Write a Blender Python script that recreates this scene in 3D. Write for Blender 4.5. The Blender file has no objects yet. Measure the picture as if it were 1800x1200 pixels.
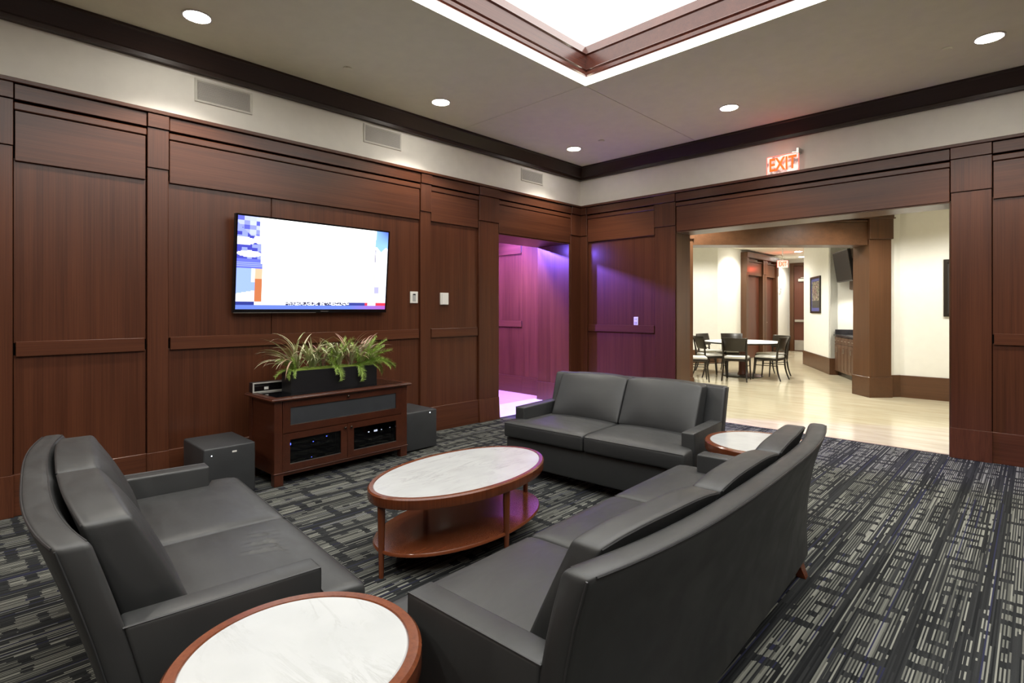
import bpy, bmesh, math, random
from mathutils import Vector, Matrix
PI = math.pi
S = bpy.context.scene
COL = S.collection

# ------------------------------------------------------------------ camera, world, exposure
cam_d = bpy.data.cameras.new('camera'); cam = bpy.data.objects.new('camera', cam_d); COL.objects.link(cam)
cam_d.sensor_width = 36.0; cam_d.lens = 948.0 / 1800 * 36
cam_d.shift_y = -56.0 / 1800
cam.location = (5.1214, -6.7932, 1.435); cam.rotation_euler = (PI / 2, 0, 0.7716)
cam_d.clip_start = 0.02
S.camera = cam
w = bpy.data.worlds.new('world'); S.world = w; w.use_nodes = True
w.node_tree.nodes['Background'].inputs[0].default_value = (0.5, 0.5, 0.5, 1)
w.node_tree.nodes['Background'].inputs[1].default_value = 0.02
S.view_settings.view_transform = 'Standard'; S.view_settings.look = 'None'
S.view_settings.gamma = 1.0; S.view_settings.use_curve_mapping = False
S.view_settings.exposure = 0.57
S.cycles.max_bounces = 7; S.cycles.diffuse_bounces = 4; S.cycles.glossy_bounces = 3
S.cycles.sample_clamp_indirect = 6.0
S.cycles.caustics_reflective = False; S.cycles.caustics_refractive = False

CAN_W = 125.0         # room downlights
TRAY_E = 2.6         # glow given to the tray ceiling, replacing cove lamps
HALL_W = 128.0        # dining hall downlights
CANS = [(0.64, -5.55), (0.63, -3.25), (0.62, -0.96), (2.74, -0.98), (4.85, -1.02)]
CANS_BEHIND = [(0.64, -7.85), (6.96, -1.02), (8.4, -3.25), (8.4, -5.55), (2.74, -8.2), (4.85, -8.2), (6.96, -8.2)]
HALL_CANS = [(1.4, 1.2), (3.2, 2.4), (4.6, 2.6), (-0.3, 6.2), (0.55, 5.15), (1.5, 4.0), (-0.35, 8.2), (0.05, 10.6), (-0.35, 12.4)]
CEIL = 3.618

def spot(loc, power, size, color=(1, .93, .82), target=None, blend=.6, radius=.06):
    d = bpy.data.lights.new('spot', 'SPOT'); d.energy = power; d.spot_size = math.radians(size); d.spot_blend = blend
    d.shadow_soft_size = radius; d.color = color
    o = bpy.data.objects.new('spot', d); o.location = loc; COL.objects.link(o)
    if target is not None:
        o.rotation_euler = (Vector(target) - Vector(loc)).to_track_quat('-Z', 'Y').to_euler()
    return o

for x, y in CANS + CANS_BEHIND:
    spot((x, y, CEIL - .012), CAN_W, 116, (1, .95, .86), blend=.5, radius=.07)
for x, y in HALL_CANS:
    spot((x, y, 3.13), HALL_W, 150, (1, .965, .89), blend=.5, radius=.08)
# coloured lamps of the lift vestibule
spot((-1.62, -1.95, 2.78), 900, 120, (.22, .12, 1.0), (0.5, 0.0, 1.55), blend=.3, radius=.05)
spot((-0.42, -0.95, 2.42), 30, 160, (.20, .12, 1.0), (-.4, -.3, 1.6), blend=.6, radius=.05)
spot((-1.35, -0.50, 3.0), 420, 75, (.22, .12, 1.0), (-1.35, -.02, 1.9), blend=.7, radius=.08)
spot((-0.9, -1.05, 2.95), 200, 150, (1.0, .72, .88), blend=.8, radius=.1)

# ------------------------------------------------------------------ helpers
def setp(o, label=None, cat=None, group=None, kind=None):
    if label: o['label'] = label
    if cat: o['category'] = cat
    if group: o['group'] = group
    if kind: o['kind'] = kind
    return o

def obj(name, bm, mat, parent=None, smooth=False):
    me = bpy.data.meshes.new(name)
    bmesh.ops.recalc_face_normals(bm, faces=bm.faces)
    if smooth:
        for f in bm.faces: f.smooth = True
    bm.to_mesh(me); bm.free()
    if mat is not None: me.materials.append(mat)
    if smooth: me.set_sharp_from_angle(angle=math.radians(38))
    o = bpy.data.objects.new(name, me); COL.objects.link(o)
    if parent is not None: o.parent = parent
    return o

def share(name, me, parent, loc=(0, 0, 0), rot=(0, 0, 0), scale=(1, 1, 1)):
    o = bpy.data.objects.new(name, me); COL.objects.link(o); o.parent = parent
    o.location = loc; o.rotation_euler = rot; o.scale = scale
    return o

def thing(name, label, cat, loc=(0, 0, 0), rz=0.0, group=None):
    o = bpy.data.objects.new(name, None); COL.objects.link(o); o.empty_display_size = .1
    o.location = loc; o.rotation_euler = (0, 0, rz)
    return setp(o, label, cat, group)

def copy_tree(o, parent=None):
    c = o.copy(); COL.objects.link(c)
    if parent is not None: c.parent = parent
    for ch in list(o.children): copy_tree(ch, c)
    return c

def bm_box(bm, x0, x1, y0, y1, z0, z1, bev=0.0, fn=None, seg=1):
    vs = [bm.verts.new(p) for p in ((x0, y0, z0), (x1, y0, z0), (x1, y1, z0), (x0, y1, z0), (x0, y0, z1), (x1, y0, z1), (x1, y1, z1), (x0, y1, z1))]
    fs = [bm.faces.new([vs[i] for i in q]) for q in ((0, 3, 2, 1), (4, 5, 6, 7), (0, 1, 5, 4), (1, 2, 6, 5), (2, 3, 7, 6), (3, 0, 4, 7))]
    if bev > 0:
        es = list({e for f in fs for e in f.edges})
        r = bmesh.ops.bevel(bm, geom=es, offset=bev, segments=seg, affect='EDGES', profile=.5)
        vs = list({v for f in r['faces'] for v in f.verts} | {v for v in vs if v.is_valid})
    if fn:
        for v in vs: v.co = Vector(fn(*v.co))
    return vs

def box(name, x0, x1, y0, y1, z0, z1, mat, parent=None, bev=0.003, fn=None, seg=1):
    bm = bmesh.new(); bm_box(bm, x0, x1, y0, y1, z0, z1, bev, fn, seg)
    return obj(name, bm, mat, parent)

def axis_cuts(h, r, n):
    a = [-h, -h + r * .12, -h + r * .4, -h + r]
    inner = [-h + r + (2 * h - 2 * r) * i / n for i in range(1, n)]
    return a + inner + [-v for v in reversed(a)]

def rbox_bm(sx, sy, sz, r, nx=6, ny=4, nz=2, fn=None, bm=None):
    """rounded box on a grid, centred, then every point sent through fn"""
    bm = bm or bmesh.new(); h = (sx / 2, sy / 2, sz / 2)
    cuts = [axis_cuts(h[0], r, nx), axis_cuts(h[1], r, ny), axis_cuts(h[2], r, nz)]
    cache = {}
    def vert(i, j, k):
        key = (i, j, k)
        if key in cache: return cache[key]
        p = Vector((cuts[0][i], cuts[1][j], cuts[2][k]))
        q = Vector([max(-(h[a] - r), min(h[a] - r, p[a])) for a in range(3)])
        d = p - q
        if d.length > 1e-9: p = q + d.normalized() * r
        if fn: p = Vector(fn(p.x, p.y, p.z))
        cache[key] = bm.verts.new(p); return cache[key]
    n = [len(c) - 1 for c in cuts]
    for a in range(3):
        b, c = (a + 1) % 3, (a + 2) % 3
        for side in (0, n[a]):
            for i in range(n[b]):
                for j in range(n[c]):
                    q = []
                    for di, dj in ((0, 0), (1, 0), (1, 1), (0, 1)):
                        idx = [0, 0, 0]; idx[a] = side; idx[b] = i + di; idx[c] = j + dj
                        q.append(vert(*idx))
                    try: bm.faces.new(q)
                    except ValueError: pass
    return bm

def tube_bm(pts, r, n=6, closed=False, bm=None, radii=None):
    bm = bm or bmesh.new(); pts = [Vector(p) for p in pts]; m = len(pts); rings = []
    up = Vector((0, 0, 1))
    for i, p in enumerate(pts):
        a = pts[(i - 1) % m] if (closed or i > 0) else p
        b = pts[(i + 1) % m] if (closed or i < m - 1) else p
        t = (b - a).normalized()
        u = t.cross(up)
        if u.length < .05: u = t.cross(Vector((1, 0, 0)))
        u.normalize(); v = u.cross(t)
        rr = radii[i] if radii else r
        rings.append([bm.verts.new(p + u * rr * math.cos(2 * PI * k / n) + v * rr * math.sin(2 * PI * k / n)) for k in range(n)])
    for i in range(m if closed else m - 1):
        A, B = rings[i], rings[(i + 1) % m]
        for k in range(n): bm.faces.new((A[k], A[(k + 1) % n], B[(k + 1) % n], B[k]))
    if not closed:
        bm.faces.new(rings[0][::-1]); bm.faces.new(rings[-1])
    return bm

def lathe_bm(profile, n=48, ax=1.0, by=1.0, cap0=True, cap1=True, loop=False, bm=None, center=(0, 0, 0)):
    """profile of (inset radius delta or radius r, z): ellipse radii ax+r, by+r"""
    bm = bm or bmesh.new(); rings = []
    for r, z in profile:
        rings.append([bm.verts.new((center[0] + (ax + r) * math.cos(2 * PI * k / n), center[1] + (by + r) * math.sin(2 * PI * k / n), center[2] + z)) for k in range(n)])
    for i in range(len(rings) if loop else len(rings) - 1):
        A, B = rings[i], rings[(i + 1) % len(rings)]
        for k in range(n): bm.faces.new((A[k], A[(k + 1) % n], B[(k + 1) % n], B[k]))
    if not loop:
        if cap0: bm.faces.new(rings[0][::-1])
        if cap1: bm.faces.new(rings[-1])
    return bm

def prism_bm(poly, fn0, fn1, bm=None):
    """poly of 2d points; fn0/fn1 give the 3d end positions"""
    bm = bm or bmesh.new()
    A = [bm.verts.new(fn0(*p)) for p in poly]; B = [bm.verts.new(fn1(*p)) for p in poly]
    n = len(poly)
    bm.faces.new(A); bm.faces.new(B[::-1])
    for i in range(n): bm.faces.new((A[i], B[i], B[(i + 1) % n], A[(i + 1) % n]))
    return bm

# ------------------------------------------------------------------ materials
class NT:
    def __init__(self, name):
        self.m = bpy.data.materials.new(name); self.m.use_nodes = True
        self.t = self.m.node_tree; self.b = self.t.nodes['Principled BSDF']; self.out = self.t.nodes['Material Output']
    def n(self, kind, **kw):
        nd = self.t.nodes.new(kind)
        for k, v in kw.items(): setattr(nd, k, v)
        return nd
    def l(self, a, b): self.t.links.new(a, b)
    def math(self, op, a, b=None, c=None, clamp=False):
        nd = self.n('ShaderNodeMath', operation=op); nd.use_clamp = clamp
        for i, v in enumerate((a, b, c)):
            if v is None: continue
            if isinstance(v, (int, float)): nd.inputs[i].default_value = v
            else: self.l(v, nd.inputs[i])
        return nd.outputs[0]
    def coords(self):
        tc = self.n('ShaderNodeTexCoord'); sp = self.n('ShaderNodeSeparateXYZ'); self.l(tc.outputs['Object'], sp.inputs[0])
        return tc.outputs['Object'], sp.outputs
    def mapping(self, vec, scale, loc=(0, 0, 0), rot=(0, 0, 0)):
        mp = self.n('ShaderNodeMapping'); self.l(vec, mp.inputs[0]); mp.inputs['Scale'].default_value = scale
        mp.inputs['Location'].default_value = loc; mp.inputs['Rotation'].default_value = rot
        return mp.outputs[0]
    def noise(self, vec, scale, detail=3, rough=.5, dist=0.0):
        nz = self.n('ShaderNodeTexNoise'); self.l(vec, nz.inputs['Vector'])
        nz.inputs['Scale'].default_value = scale; nz.inputs['Detail'].default_value = detail
        nz.inputs['Roughness'].default_value = rough; nz.inputs['Distortion'].default_value = dist
        return nz.outputs['Fac']
    def white(self, a, b=None):
        nd = self.n('ShaderNodeTexWhiteNoise', noise_dimensions='2D' if b is not None else '1D')
        if b is None: self.l(a, nd.inputs['W'])
        else:
            c = self.n('ShaderNodeCombineXYZ'); self.l(a, c.inputs[0])
            if isinstance(b, (int, float)): c.inputs[1].default_value = b
            else: self.l(b, c.inputs[1])
            self.l(c.outputs[0], nd.inputs['Vector'])
        return nd.outputs['Value']
    def ramp(self, fac, stops):
        r = self.n('ShaderNodeValToRGB'); self.l(fac, r.inputs[0])
        e = r.color_ramp.elements
        while len(e) < len(stops): e.new(.5)
        for i, (p, c) in enumerate(stops): e[i].position = p; e[i].color = (*c, 1)
        return r.outputs[0]
    def mix(self, fac, a, b, blend='MIX'):
        nd = self.n('ShaderNodeMix', data_type='RGBA', blend_type=blend)
        if isinstance(fac, (int, float)): nd.inputs[0].default_value = fac
        else: self.l(fac, nd.inputs[0])
        for i, v in ((6, a), (7, b)):
            if isinstance(v, tuple): nd.inputs[i].default_value = (*v, 1)
            else: self.l(v, nd.inputs[i])
        return nd.outputs[2]
    def bump(self, h, strength=.2, dist=.01):
        nd = self.n('ShaderNodeBump'); nd.inputs['Strength'].default_value = strength; nd.inputs['Distance'].default_value = dist
        self.l(h, nd.inputs['Height']); self.l(nd.outputs[0], self.b.inputs['Normal'])

def plain(name, col, rough=.5, metal=0.0, spec=.5, var=.06, coat=0.0):
    k = NT(name); v, _ = k.coords()
    nz = k.noise(v, 9, 3)
    c = k.ramp(nz, [(.3, tuple(x * (1 - var) for x in col)), (.7, tuple(min(1, x * (1 + var)) for x in col))])
    k.l(c, k.b.inputs['Base Color']); k.b.inputs['Roughness'].default_value = rough
    k.b.inputs['Metallic'].default_value = metal; k.b.inputs['Specular IOR Level'].default_value = spec
    k.b.inputs['Coat Weight'].default_value = coat
    return k.m

def emit(name, col, strength):
    k = NT(name); k.b.inputs['Base Color'].default_value = (*[min(1, c) * .6 for c in col], 1)
    k.b.inputs['Emission Color'].default_value = (*col, 1); k.b.inputs['Emission Strength'].default_value = strength
    return k.m

def wood(name, axis, dark, light, rough=.32, fine=150.0, coat=.09, spec=.42, bump=.03):
    k = NT(name); v, _ = k.coords()
    inf = k.n('ShaderNodeObjectInfo')
    off = k.n('ShaderNodeCombineXYZ'); k.l(k.math('MULTIPLY', inf.outputs['Random'], 13.0), off.inputs[axis])
    ad = k.n('ShaderNodeVectorMath', operation='ADD'); k.l(v, ad.inputs[0]); k.l(off.outputs[0], ad.inputs[1]); v = ad.outputs[0]
    s1 = [fine] * 3; s1[axis] = 1.2
    s2 = [14.0] * 3; s2[axis] = .35
    s3 = [3.0] * 3; s3[axis] = .5
    a = k.noise(k.mapping(v, s1), 1.0, 3, .6); b = k.noise(k.mapping(v, s2), 1.0, 4, .6, .3); c = k.noise(k.mapping(v, s3), 1.0, 2)
    f = k.math('ADD', k.math('MULTIPLY', a, .45), k.math('MULTIPLY', b, .35))
    f = k.math('ADD', f, k.math('MULTIPLY', c, .2))
    f = k.math('ADD', f, k.math('MULTIPLY', k.math('SUBTRACT', inf.outputs['Random'], .5), .06))
    mid = tuple((p + q) / 2 for p, q in zip(dark, light))
    k.l(k.ramp(f, [(.36, dark), (.5, mid), (.64, light)]), k.b.inputs['Base Color'])
    k.b.inputs['Roughness'].default_value = rough; k.b.inputs['Coat Weight'].default_value = coat
    k.b.inputs['Coat Roughness'].default_value = .18; k.b.inputs['Specular IOR Level'].default_value = spec
    if bump: k.bump(a, bump, .0008)
    return k.m

WD, WL = (.054, .016, .0070), (.120, .039, .0175)
W_X = wood('mahogany_grain_x', 0, WD, WL)
W_Y = wood('mahogany_grain_y', 1, WD, WL)
W_Z = wood('mahogany_grain_z', 2, WD, WL)
CR = wood('dark_crown_wood_y', 1, (.022, .010, .007), (.036, .016, .011), .4, coat=.05)
CRX = wood('dark_crown_wood_x', 0, (.022, .010, .007), (.036, .016, .011), .4, coat=.05)
TABW = wood('cherry_table_wood', 2, (.10, .025, .009), (.175, .048, .017), .25, fine=90, coat=.3, bump=0)
CONW = wood('console_wood', 1, (.045, .012, .006), (.085, .024, .011), .28, fine=110, coat=.25)
HALLW = wood('hall_trim_wood', 2, (.066, .029, .013), (.118, .053, .024), .35, coat=.1)
HALLWX = wood('hall_trim_wood_flat', 0, (.066, .029, .013), (.118, .053, .024), .35, coat=.1)
DOORW = wood('hall_door_wood', 2, (.075, .022, .012), (.12, .036, .018), .35)
CABW = wood('hall_cabinet_wood', 2, (.070, .032, .016), (.12, .056, .028), .4)
ESPR = wood('espresso_chair_wood', 2, (.014, .011, .008), (.028, .021, .014), .3)

PLASTER = plain('warm_white_plaster', (.86, .835, .77), .8, spec=.2, var=.02)
CEILM = plain('ceiling_paint', (.92, .905, .72), .85, spec=.15, var=.02)
HALLWALL = plain('hall_white_paint', (.80, .795, .74), .7, spec=.25, var=.015)
HALLCEIL = plain('hall_ceiling_paint', (.80, .78, .70), .8, spec=.2, var=.015)
WHITEP = plain('white_plastic', (.80, .79, .74), .4, var=.01)
GREYP = plain('grey_plastic', (.42, .43, .42), .45, var=.03)
BLACKP = plain('black_plastic', (.012, .012, .014), .35, var=.1)
BLACKGLOSS = plain('black_gloss', (.006, .006, .007), .06, var=.05, coat=.5)
SUBM = plain('charcoal_vinyl', (.032, .034, .036), .5, var=.1)
GRILLE = plain('speaker_cloth', (.040, .043, .048), .8, spec=.2, var=.1)
DARK = plain('dark_gap', (.006, .004, .003), .9, spec=.05)
STEEL = plain('brushed_steel', (.62, .60, .56), .3, 1.0, var=.05)
VENTM = plain('vent_grey_metal', (.50, .485, .45), .6, var=.03)
VENTD = plain('vent_shadow', (.33, .32, .29), .8, var=.05)
BRONZE = plain('dark_bronze_knob', (.03, .018, .012), .35, .6)
SEATW = plain('white_seat_vinyl', (.82, .81, .76), .4, var=.02)
SOIL = plain('moss_mat', (.16, .22, .03), .9, var=.4)
LINEN = plain('light_slot_acrylic', (.8, .8, .8), .4)
THRESH = plain('white_stone', (.85, .84, .85), .25, var=.03)
GRANITE = plain('dark_granite', (.03, .028, .032), .15, var=.5)
PINKSTRIP = plain('copper_strip', (.45, .32, .24), .35, .3)
KICK = plain('kick_plate', (.42, .40, .36), .45, .5)

def leather_mat():
    k = NT('black_leather'); v, _ = k.coords()
    big = k.noise(v, 2.2, 3); fine = k.noise(v, 160, 2); med = k.noise(k.mapping(v, (6, 14, 6)), 1.0, 2, .5, .6)
    k.l(k.ramp(big, [(.3, (.024, .0255, .026)), (.7, (.035, .036, .036))]), k.b.inputs['Base Color'])
    k.l(k.ramp(med, [(.3, (.40, .40, .40)), (.7, (.52, .52, .52))]), k.b.inputs['Roughness'])
    k.b.inputs['Specular IOR Level'].default_value = .55
    h = k.math('ADD', k.math('MULTIPLY', fine, .12), k.math('MULTIPLY', med, .9))
    k.bump(h, .10, .008)
    return k.m
LEATHER = leather_mat()
PIPING = plain('leather_piping', (.030, .031, .032), .38, var=.1)

def marble_mat():
    k = NT('white_marble'); v, _ = k.coords()
    n1 = k.noise(k.mapping(v, (2.2, 9, 6), rot=(0, 0, .3)), 1.0, 6, .65, 1.3)
    d = k.math('ABSOLUTE', k.math('SUBTRACT', n1, .5))
    vein = k.math('SUBTRACT', 1.0, k.math('MULTIPLY', d, 22.0), clamp=True)
    msk = k.noise(k.mapping(v, (3, 5, 5)), 1.0, 3)
    vein = k.math('MULTIPLY', vein, k.math('MULTIPLY', k.math('SUBTRACT', msk, .42, clamp=True), 3.2), clamp=True)
    cloud = k.ramp(k.noise(v, 4.5, 4), [(.3, (.43, .445, .45)), (.7, (.485, .50, .505))])
    k.l(k.mix(vein, cloud, (.33, .335, .33)), k.b.inputs['Base Color'])
    k.b.inputs['Roughness'].default_value = .22
    return k.m
MARBLE = marble_mat()

def carpet_mat():
    k = NT('striped_carpet'); v, sx = k.coords(); x, y = sx[0], sx[1]
    th = k.math('FLOOR', k.math('DIVIDE', x, .0062)); r1 = k.white(th)
    seg = k.math('FLOOR', k.math('ADD', k.math('DIVIDE', y, .52), k.math('MULTIPLY', r1, 9.0)))
    tr = k.white(th, seg)
    alt = k.math('FRACT', k.math('MULTIPLY', th, .5)); alt = k.math('GREATER_THAN', alt, .25)      # every other thread
    col = k.math('DIVIDE', x, .235); ci = k.math('FLOOR', col); cf = k.math('FRACT', col)
    jag = k.math('MULTIPLY', k.math('SUBTRACT', k.white(th, k.math('ADD', seg, 31.0)), .5), .26)
    band = k.math('MULTIPLY', k.math('GREATER_THAN', k.math('ADD', cf, jag), .20), k.math('LESS_THAN', k.math('ADD', cf, k.math('MULTIPLY', jag, 1.7)), .80))
    rowc = k.math('ADD', k.math('DIVIDE', k.math('ADD', y, k.math('MULTIPLY', jag, .05)), .40), k.math('MULTIPLY', k.white(ci, 7.0), 5.0)); rf = k.math('FRACT', rowc)
    rowi = k.math('FLOOR', rowc)
    bar1 = k.math('LESS_THAN', rf, .14)
    bar2 = k.math('MULTIPLY', k.math('GREATER_THAN', rf, .30), k.math('LESS_THAN', rf, .43))
    bar3 = k.math('MULTIPLY', k.math('GREATER_THAN', rf, .62), k.math('LESS_THAN', rf, .72))
    bx = k.math('FLOOR', k.math('DIVIDE', x, .0434))
    b1 = k.math('MULTIPLY', bar1, k.math('GREATER_THAN', k.white(bx, rowi), .10))
    b2 = k.math('MULTIPLY', bar2, k.math('GREATER_THAN', k.white(bx, k.math('ADD', rowi, 100.5)), .35))
    b3 = k.math('MULTIPLY', bar3, k.math('GREATER_THAN', k.white(bx, k.math('ADD', rowi, 200.5)), .55))
    bar = k.math('ADD', k.math('ADD', b1, b2), b3, clamp=True)
    prob = k.math('ADD', k.math('MULTIPLY', alt, .24), k.math('MULTIPLY', band, k.math('ADD', .10, k.math('MULTIPLY', alt, .56))))
    prob = k.math('MULTIPLY', prob, k.math('SUBTRACT', 1.0, k.math('MULTIPLY', bar, k.math('ADD', .86, k.math('MULTIPLY', band, .10)))))
    light = k.math('LESS_THAN', tr, prob)
    bright = k.white(th, k.math('ADD', seg, 50.5))
    lc = k.ramp(bright, [(0, (.085, .088, .078)), (1, (.31, .315, .275))])
    dc = k.ramp(k.white(k.math('ADD', th, .5), seg), [(0, (.011, .012, .013)), (1, (.038, .040, .041))])
    blue = k.math('GREATER_THAN', k.white(k.math('ADD', th, 900.5), k.math('FLOOR', k.math('DIVIDE', y, 1.4))), .95)
    dc = k.mix(blue, dc, (.028, .030, .068))
    c = k.mix(light, dc, lc)
    tuft = k.noise(k.mapping(v, (330, 260, 1)), 1.0, 2)
    c = k.mix(k.math('MULTIPLY', tuft, .35), c, (.012, .012, .012))
    k.l(c, k.b.inputs['Base Color']); k.b.inputs['Roughness'].default_value = .95; k.b.inputs['Specular IOR Level'].default_value = .1
    k.bump(tuft, .3, .004)
    return k.m
CARPET = carpet_mat()

def stone_floor_mat(name, a, b, rough):
    k = NT(name); v, _ = k.coords()
    n1 = k.noise(k.mapping(v, (1.4, 9, 1), rot=(0, 0, -.78)), 1.0, 5, .6, .6)
    k.l(k.ramp(n1, [(.3, a), (.7, b)]), k.b.inputs['Base Color'])
    k.b.inputs['Roughness'].default_value = rough
    return k.m
STONE = stone_floor_mat('cream_travertine', (.56, .49, .33), (.72, .66, .48), .13)
TANFLOOR = stone_floor_mat('tan_stone', (.50, .36, .27), (.62, .47, .36), .4)

CANLENS = emit('downlight_lens', (1, .95, .86), 48)
SLOT = emit('light_slot', (1, .99, .96), 5)
TRAY = emit('tray_ceiling_glow', (1, .985, .95), TRAY_E)

# ------------------------------------------------------------------ room shell
class Wall:
    """s along the wall, n out of the wall into the room, z up"""
    def __init__(self, o, T, N): self.o, self.T, self.N = o, Vector(T), Vector(N)
    def p(self, s, n, z): return self.T * s + self.N * n + Vector((0, 0, z)) + self.off
    off = Vector((0, 0, 0))
    def box(self, name, s0, s1, z0, z1, n0, n1, mat, bev=.0025, taper=0.0):
        bm = bmesh.new()
        def fn(s, n, z):
            if taper and n > (n0 + n1) / 2: n += taper * (1 - (z - z0) / (z1 - z0))
            return self.p(s, n, z)
        bm_box(bm, s0, s1, n0, n1, z0, z1, bev, fn)
        return obj(name, bm, mat, self.o)

RX, RY = 9.0, -9.0
DOOR0, DOOR1, DHEAD = -1.82, -.29, 2.44        # vestibule doorway in the left wall
OP0, OP1, OHEAD = 1.63, 4.52, 2.487            # opening to the hall in the back wall
bm = prism_bm([(RY, 0), (DOOR0, 0), (DOOR0, DHEAD), (DOOR1, DHEAD), (DOOR1, 0), (.36, 0), (.36, CEIL), (RY, CEIL)],
              lambda s, z: (0, s, z), lambda s, z: (-.62, s, z))
WL_ = setp(obj('wall_left', bm, PLASTER), kind='structure')
bm = prism_bm([(0, 0), (OP0, 0), (OP0, OHEAD), (OP1, OHEAD), (OP1, 0), (RX, 0), (RX, CEIL), (0, CEIL)],
              lambda s, z: (s, 0, z), lambda s, z: (s, .36, z))
WB_ = setp(obj('wall_back', bm, PLASTER), kind='structure')
WR_ = setp(box('wall_right', RX, RX + .2, RY, 0, 0, CEIL, PLASTER, bev=0), kind='structure')
WF_ = setp(box('wall_front', -.62, RX + .2, RY - .2, RY, 0, CEIL, PLASTER, bev=0), kind='structure')
fl = setp(box('floor', 0, RX, RY, .03, -.1, 0, CARPET, bev=0), kind='structure')
fl.data.name = 'carpet'
setp(box('floor', -7, 9.5, .06, 17, -.1, 0, STONE, bev=0), kind='structure')
setp(box('floor', -3.6, -.70, -2.9, .0, -.1, 0, TANFLOOR, bev=0), kind='structure')
setp(box('floor', -.698, 0, DOOR0, DOOR1, -.1, .002, THRESH, bev=0), kind='structure')
setp(box('trim_1', OP0, OP1, .031, .059, -.1, .003, PINKSTRIP, bev=0), kind='structure')

left = Wall(WL_, (0, 1, 0), (1, 0, 0)); back = Wall(WB_, (1, 0, 0), (0, -1, 0))
front = Wall(WF_, (1, 0, 0), (0, 1, 0)); front.off = Vector((0, RY, 0))
right = Wall(WR_, (0, 1, 0), (-1, 0, 0)); right.off = Vector((RX, 0, 0))

Z_CAP1, Z_CAP0, Z_FR0, Z_GAP0, Z_FIL0, Z_HD0, Z_CPT, Z_BASE = 3.035, 3.004, 2.893, 2.877, 2.818, 2.472, 2.572, .288
Z_R0, Z_R1 = 1.106, 1.21

def pilaster(wl, s0, s1, mh, door=False):
    wl.box('pilaster', s0 + .002, s1 - .002, Z_BASE, Z_CPT - .003, .0, .040, W_Z)
    wl.box('capital', s0, s1, Z_CPT, Z_FR0 - .004, .0, .052, W_Z)
    wl.box('frieze_block', s0, s1, Z_FR0, Z_CAP0 - .003, .0, .066, mh)
    wl.box('plinth', s0 - .004, s1 + .004, 0, Z_BASE, .0, .046, W_Z, taper=.016)

def bay(wl, s0, s1, mh, seams=(), opening=False, zh=None):
    g = .006
    wl.box('backing', s0 - .01, s1 + .01, (zh or Z_HD0) + .01 if opening else .02, Z_CAP0, .0, .004, DARK, bev=0)
    wl.box('frieze', s0 + g, s1 - g, Z_FR0, Z_CAP0 - .006, .0, .054, mh)
    wl.box('shadow_gap', s0, s1, Z_GAP0, Z_FR0, .0, .012, DARK, bev=0)
    wl.box('fillet', s0 + .002, s1 - .002, Z_FIL0 + .005, Z_GAP0, .0, .046, mh, bev=.006)
    wl.box('header', s0 + .009, s1 - .009, zh or Z_HD0, Z_FIL0, .0, .036, mh)
    if opening: return
    cuts = [s0] + list(seams) + [s1]
    for a, b in zip(cuts, cuts[1:]):
        wl.box('panel', a + .003, b - .003, Z_R1 - .01, Z_HD0 + .02, .0, .012, W_Z)
    wl.box('panel', s0 + .003, s1 - .003, Z_BASE - .02, Z_R0 + .01, .0, .012, W_Z)
    wl.box('chair_rail', s0 + .014, s1 - .014, Z_R0, Z_R1, .0, .034, mh)
    wl.box('baseboard', s0 + .003, s1 - .003, 0, Z_BASE, .0, .034, mh, taper=.008)

for a, b in ((-9.0, -8.86), (-6.80, -6.525), (-5.740, -5.592), (-3.080, -2.930), (-2.172, DOOR0), (DOOR1, -.03)): pilaster(left, a, b, W_Y)
bay(left, -8.86, -6.80, W_Y); bay(left, -6.525, -5.740, W_Y); bay(left, -5.592, -3.080, W_Y, (-4.755,)); bay(left, -2.930, -2.172, W_Y)
bay(left, DOOR0, DOOR1, W_Y, opening=True, zh=2.445)
for a, b in ((.005, .165), (1.318, OP0), (OP1, 4.822), (8.80, 9.0)): pilaster(back, a, b, W_X)
bay(back, .165, 1.318, W_X); bay(back, OP0, OP1, W_X, opening=True, zh=2.49); bay(back, 4.822, 6.9, W_X); bay(back, 6.9, 8.80, W_X)
for i in range(3):
    pilaster(front, .1 + i * 2.95, .3 + i * 2.95, W_X); bay(front, .3 + i * 2.95, 3.05 + i * 2.95, W_X)
    pilaster(right, -8.9 + i * 2.95, -8.7 + i * 2.95, W_Y); bay(right, -8.7 + i * 2.95, -5.95 + i * 2.95, W_Y)
left.box('cap_moulding', RY, -.075, Z_CAP0, Z_CAP1, .0, .078, W_Y, bev=.004)
back.box('cap_moulding', .0, RX, Z_CAP0, Z_CAP1, .0, .078, W_X, bev=.004)
# linings of the two openings
back.box('jamb', OP0, OP0 + .012, 0, OHEAD, -.36, .03, HALLW); back.box('jamb', OP1 - .012, OP1, 0, OHEAD, -.36, .03, HALLW)
back.box('soffit', OP0, OP1, OHEAD - .012, OHEAD, -.36, .03, HALLWX)
left.box('jamb', DOOR1 - .012, DOOR1, .29, DHEAD, -.62, .03, W_Z); left.box('jamb', DOOR0, DOOR0 + .012, 0, DHEAD, -.62, .03, W_Z)
left.box('jamb_stile', DOOR1 - .026, DOOR1 - .012, .29, DHEAD - .01, -.34, .028, W_Z)
left.box('jamb_plinth', DOOR1 - .034, DOOR1, 0, .29, -.62, .03, W_Z)
left.box('soffit', DOOR0, DOOR1, DHEAD - .012, DHEAD, -.62, .03, W_Y)

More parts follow.
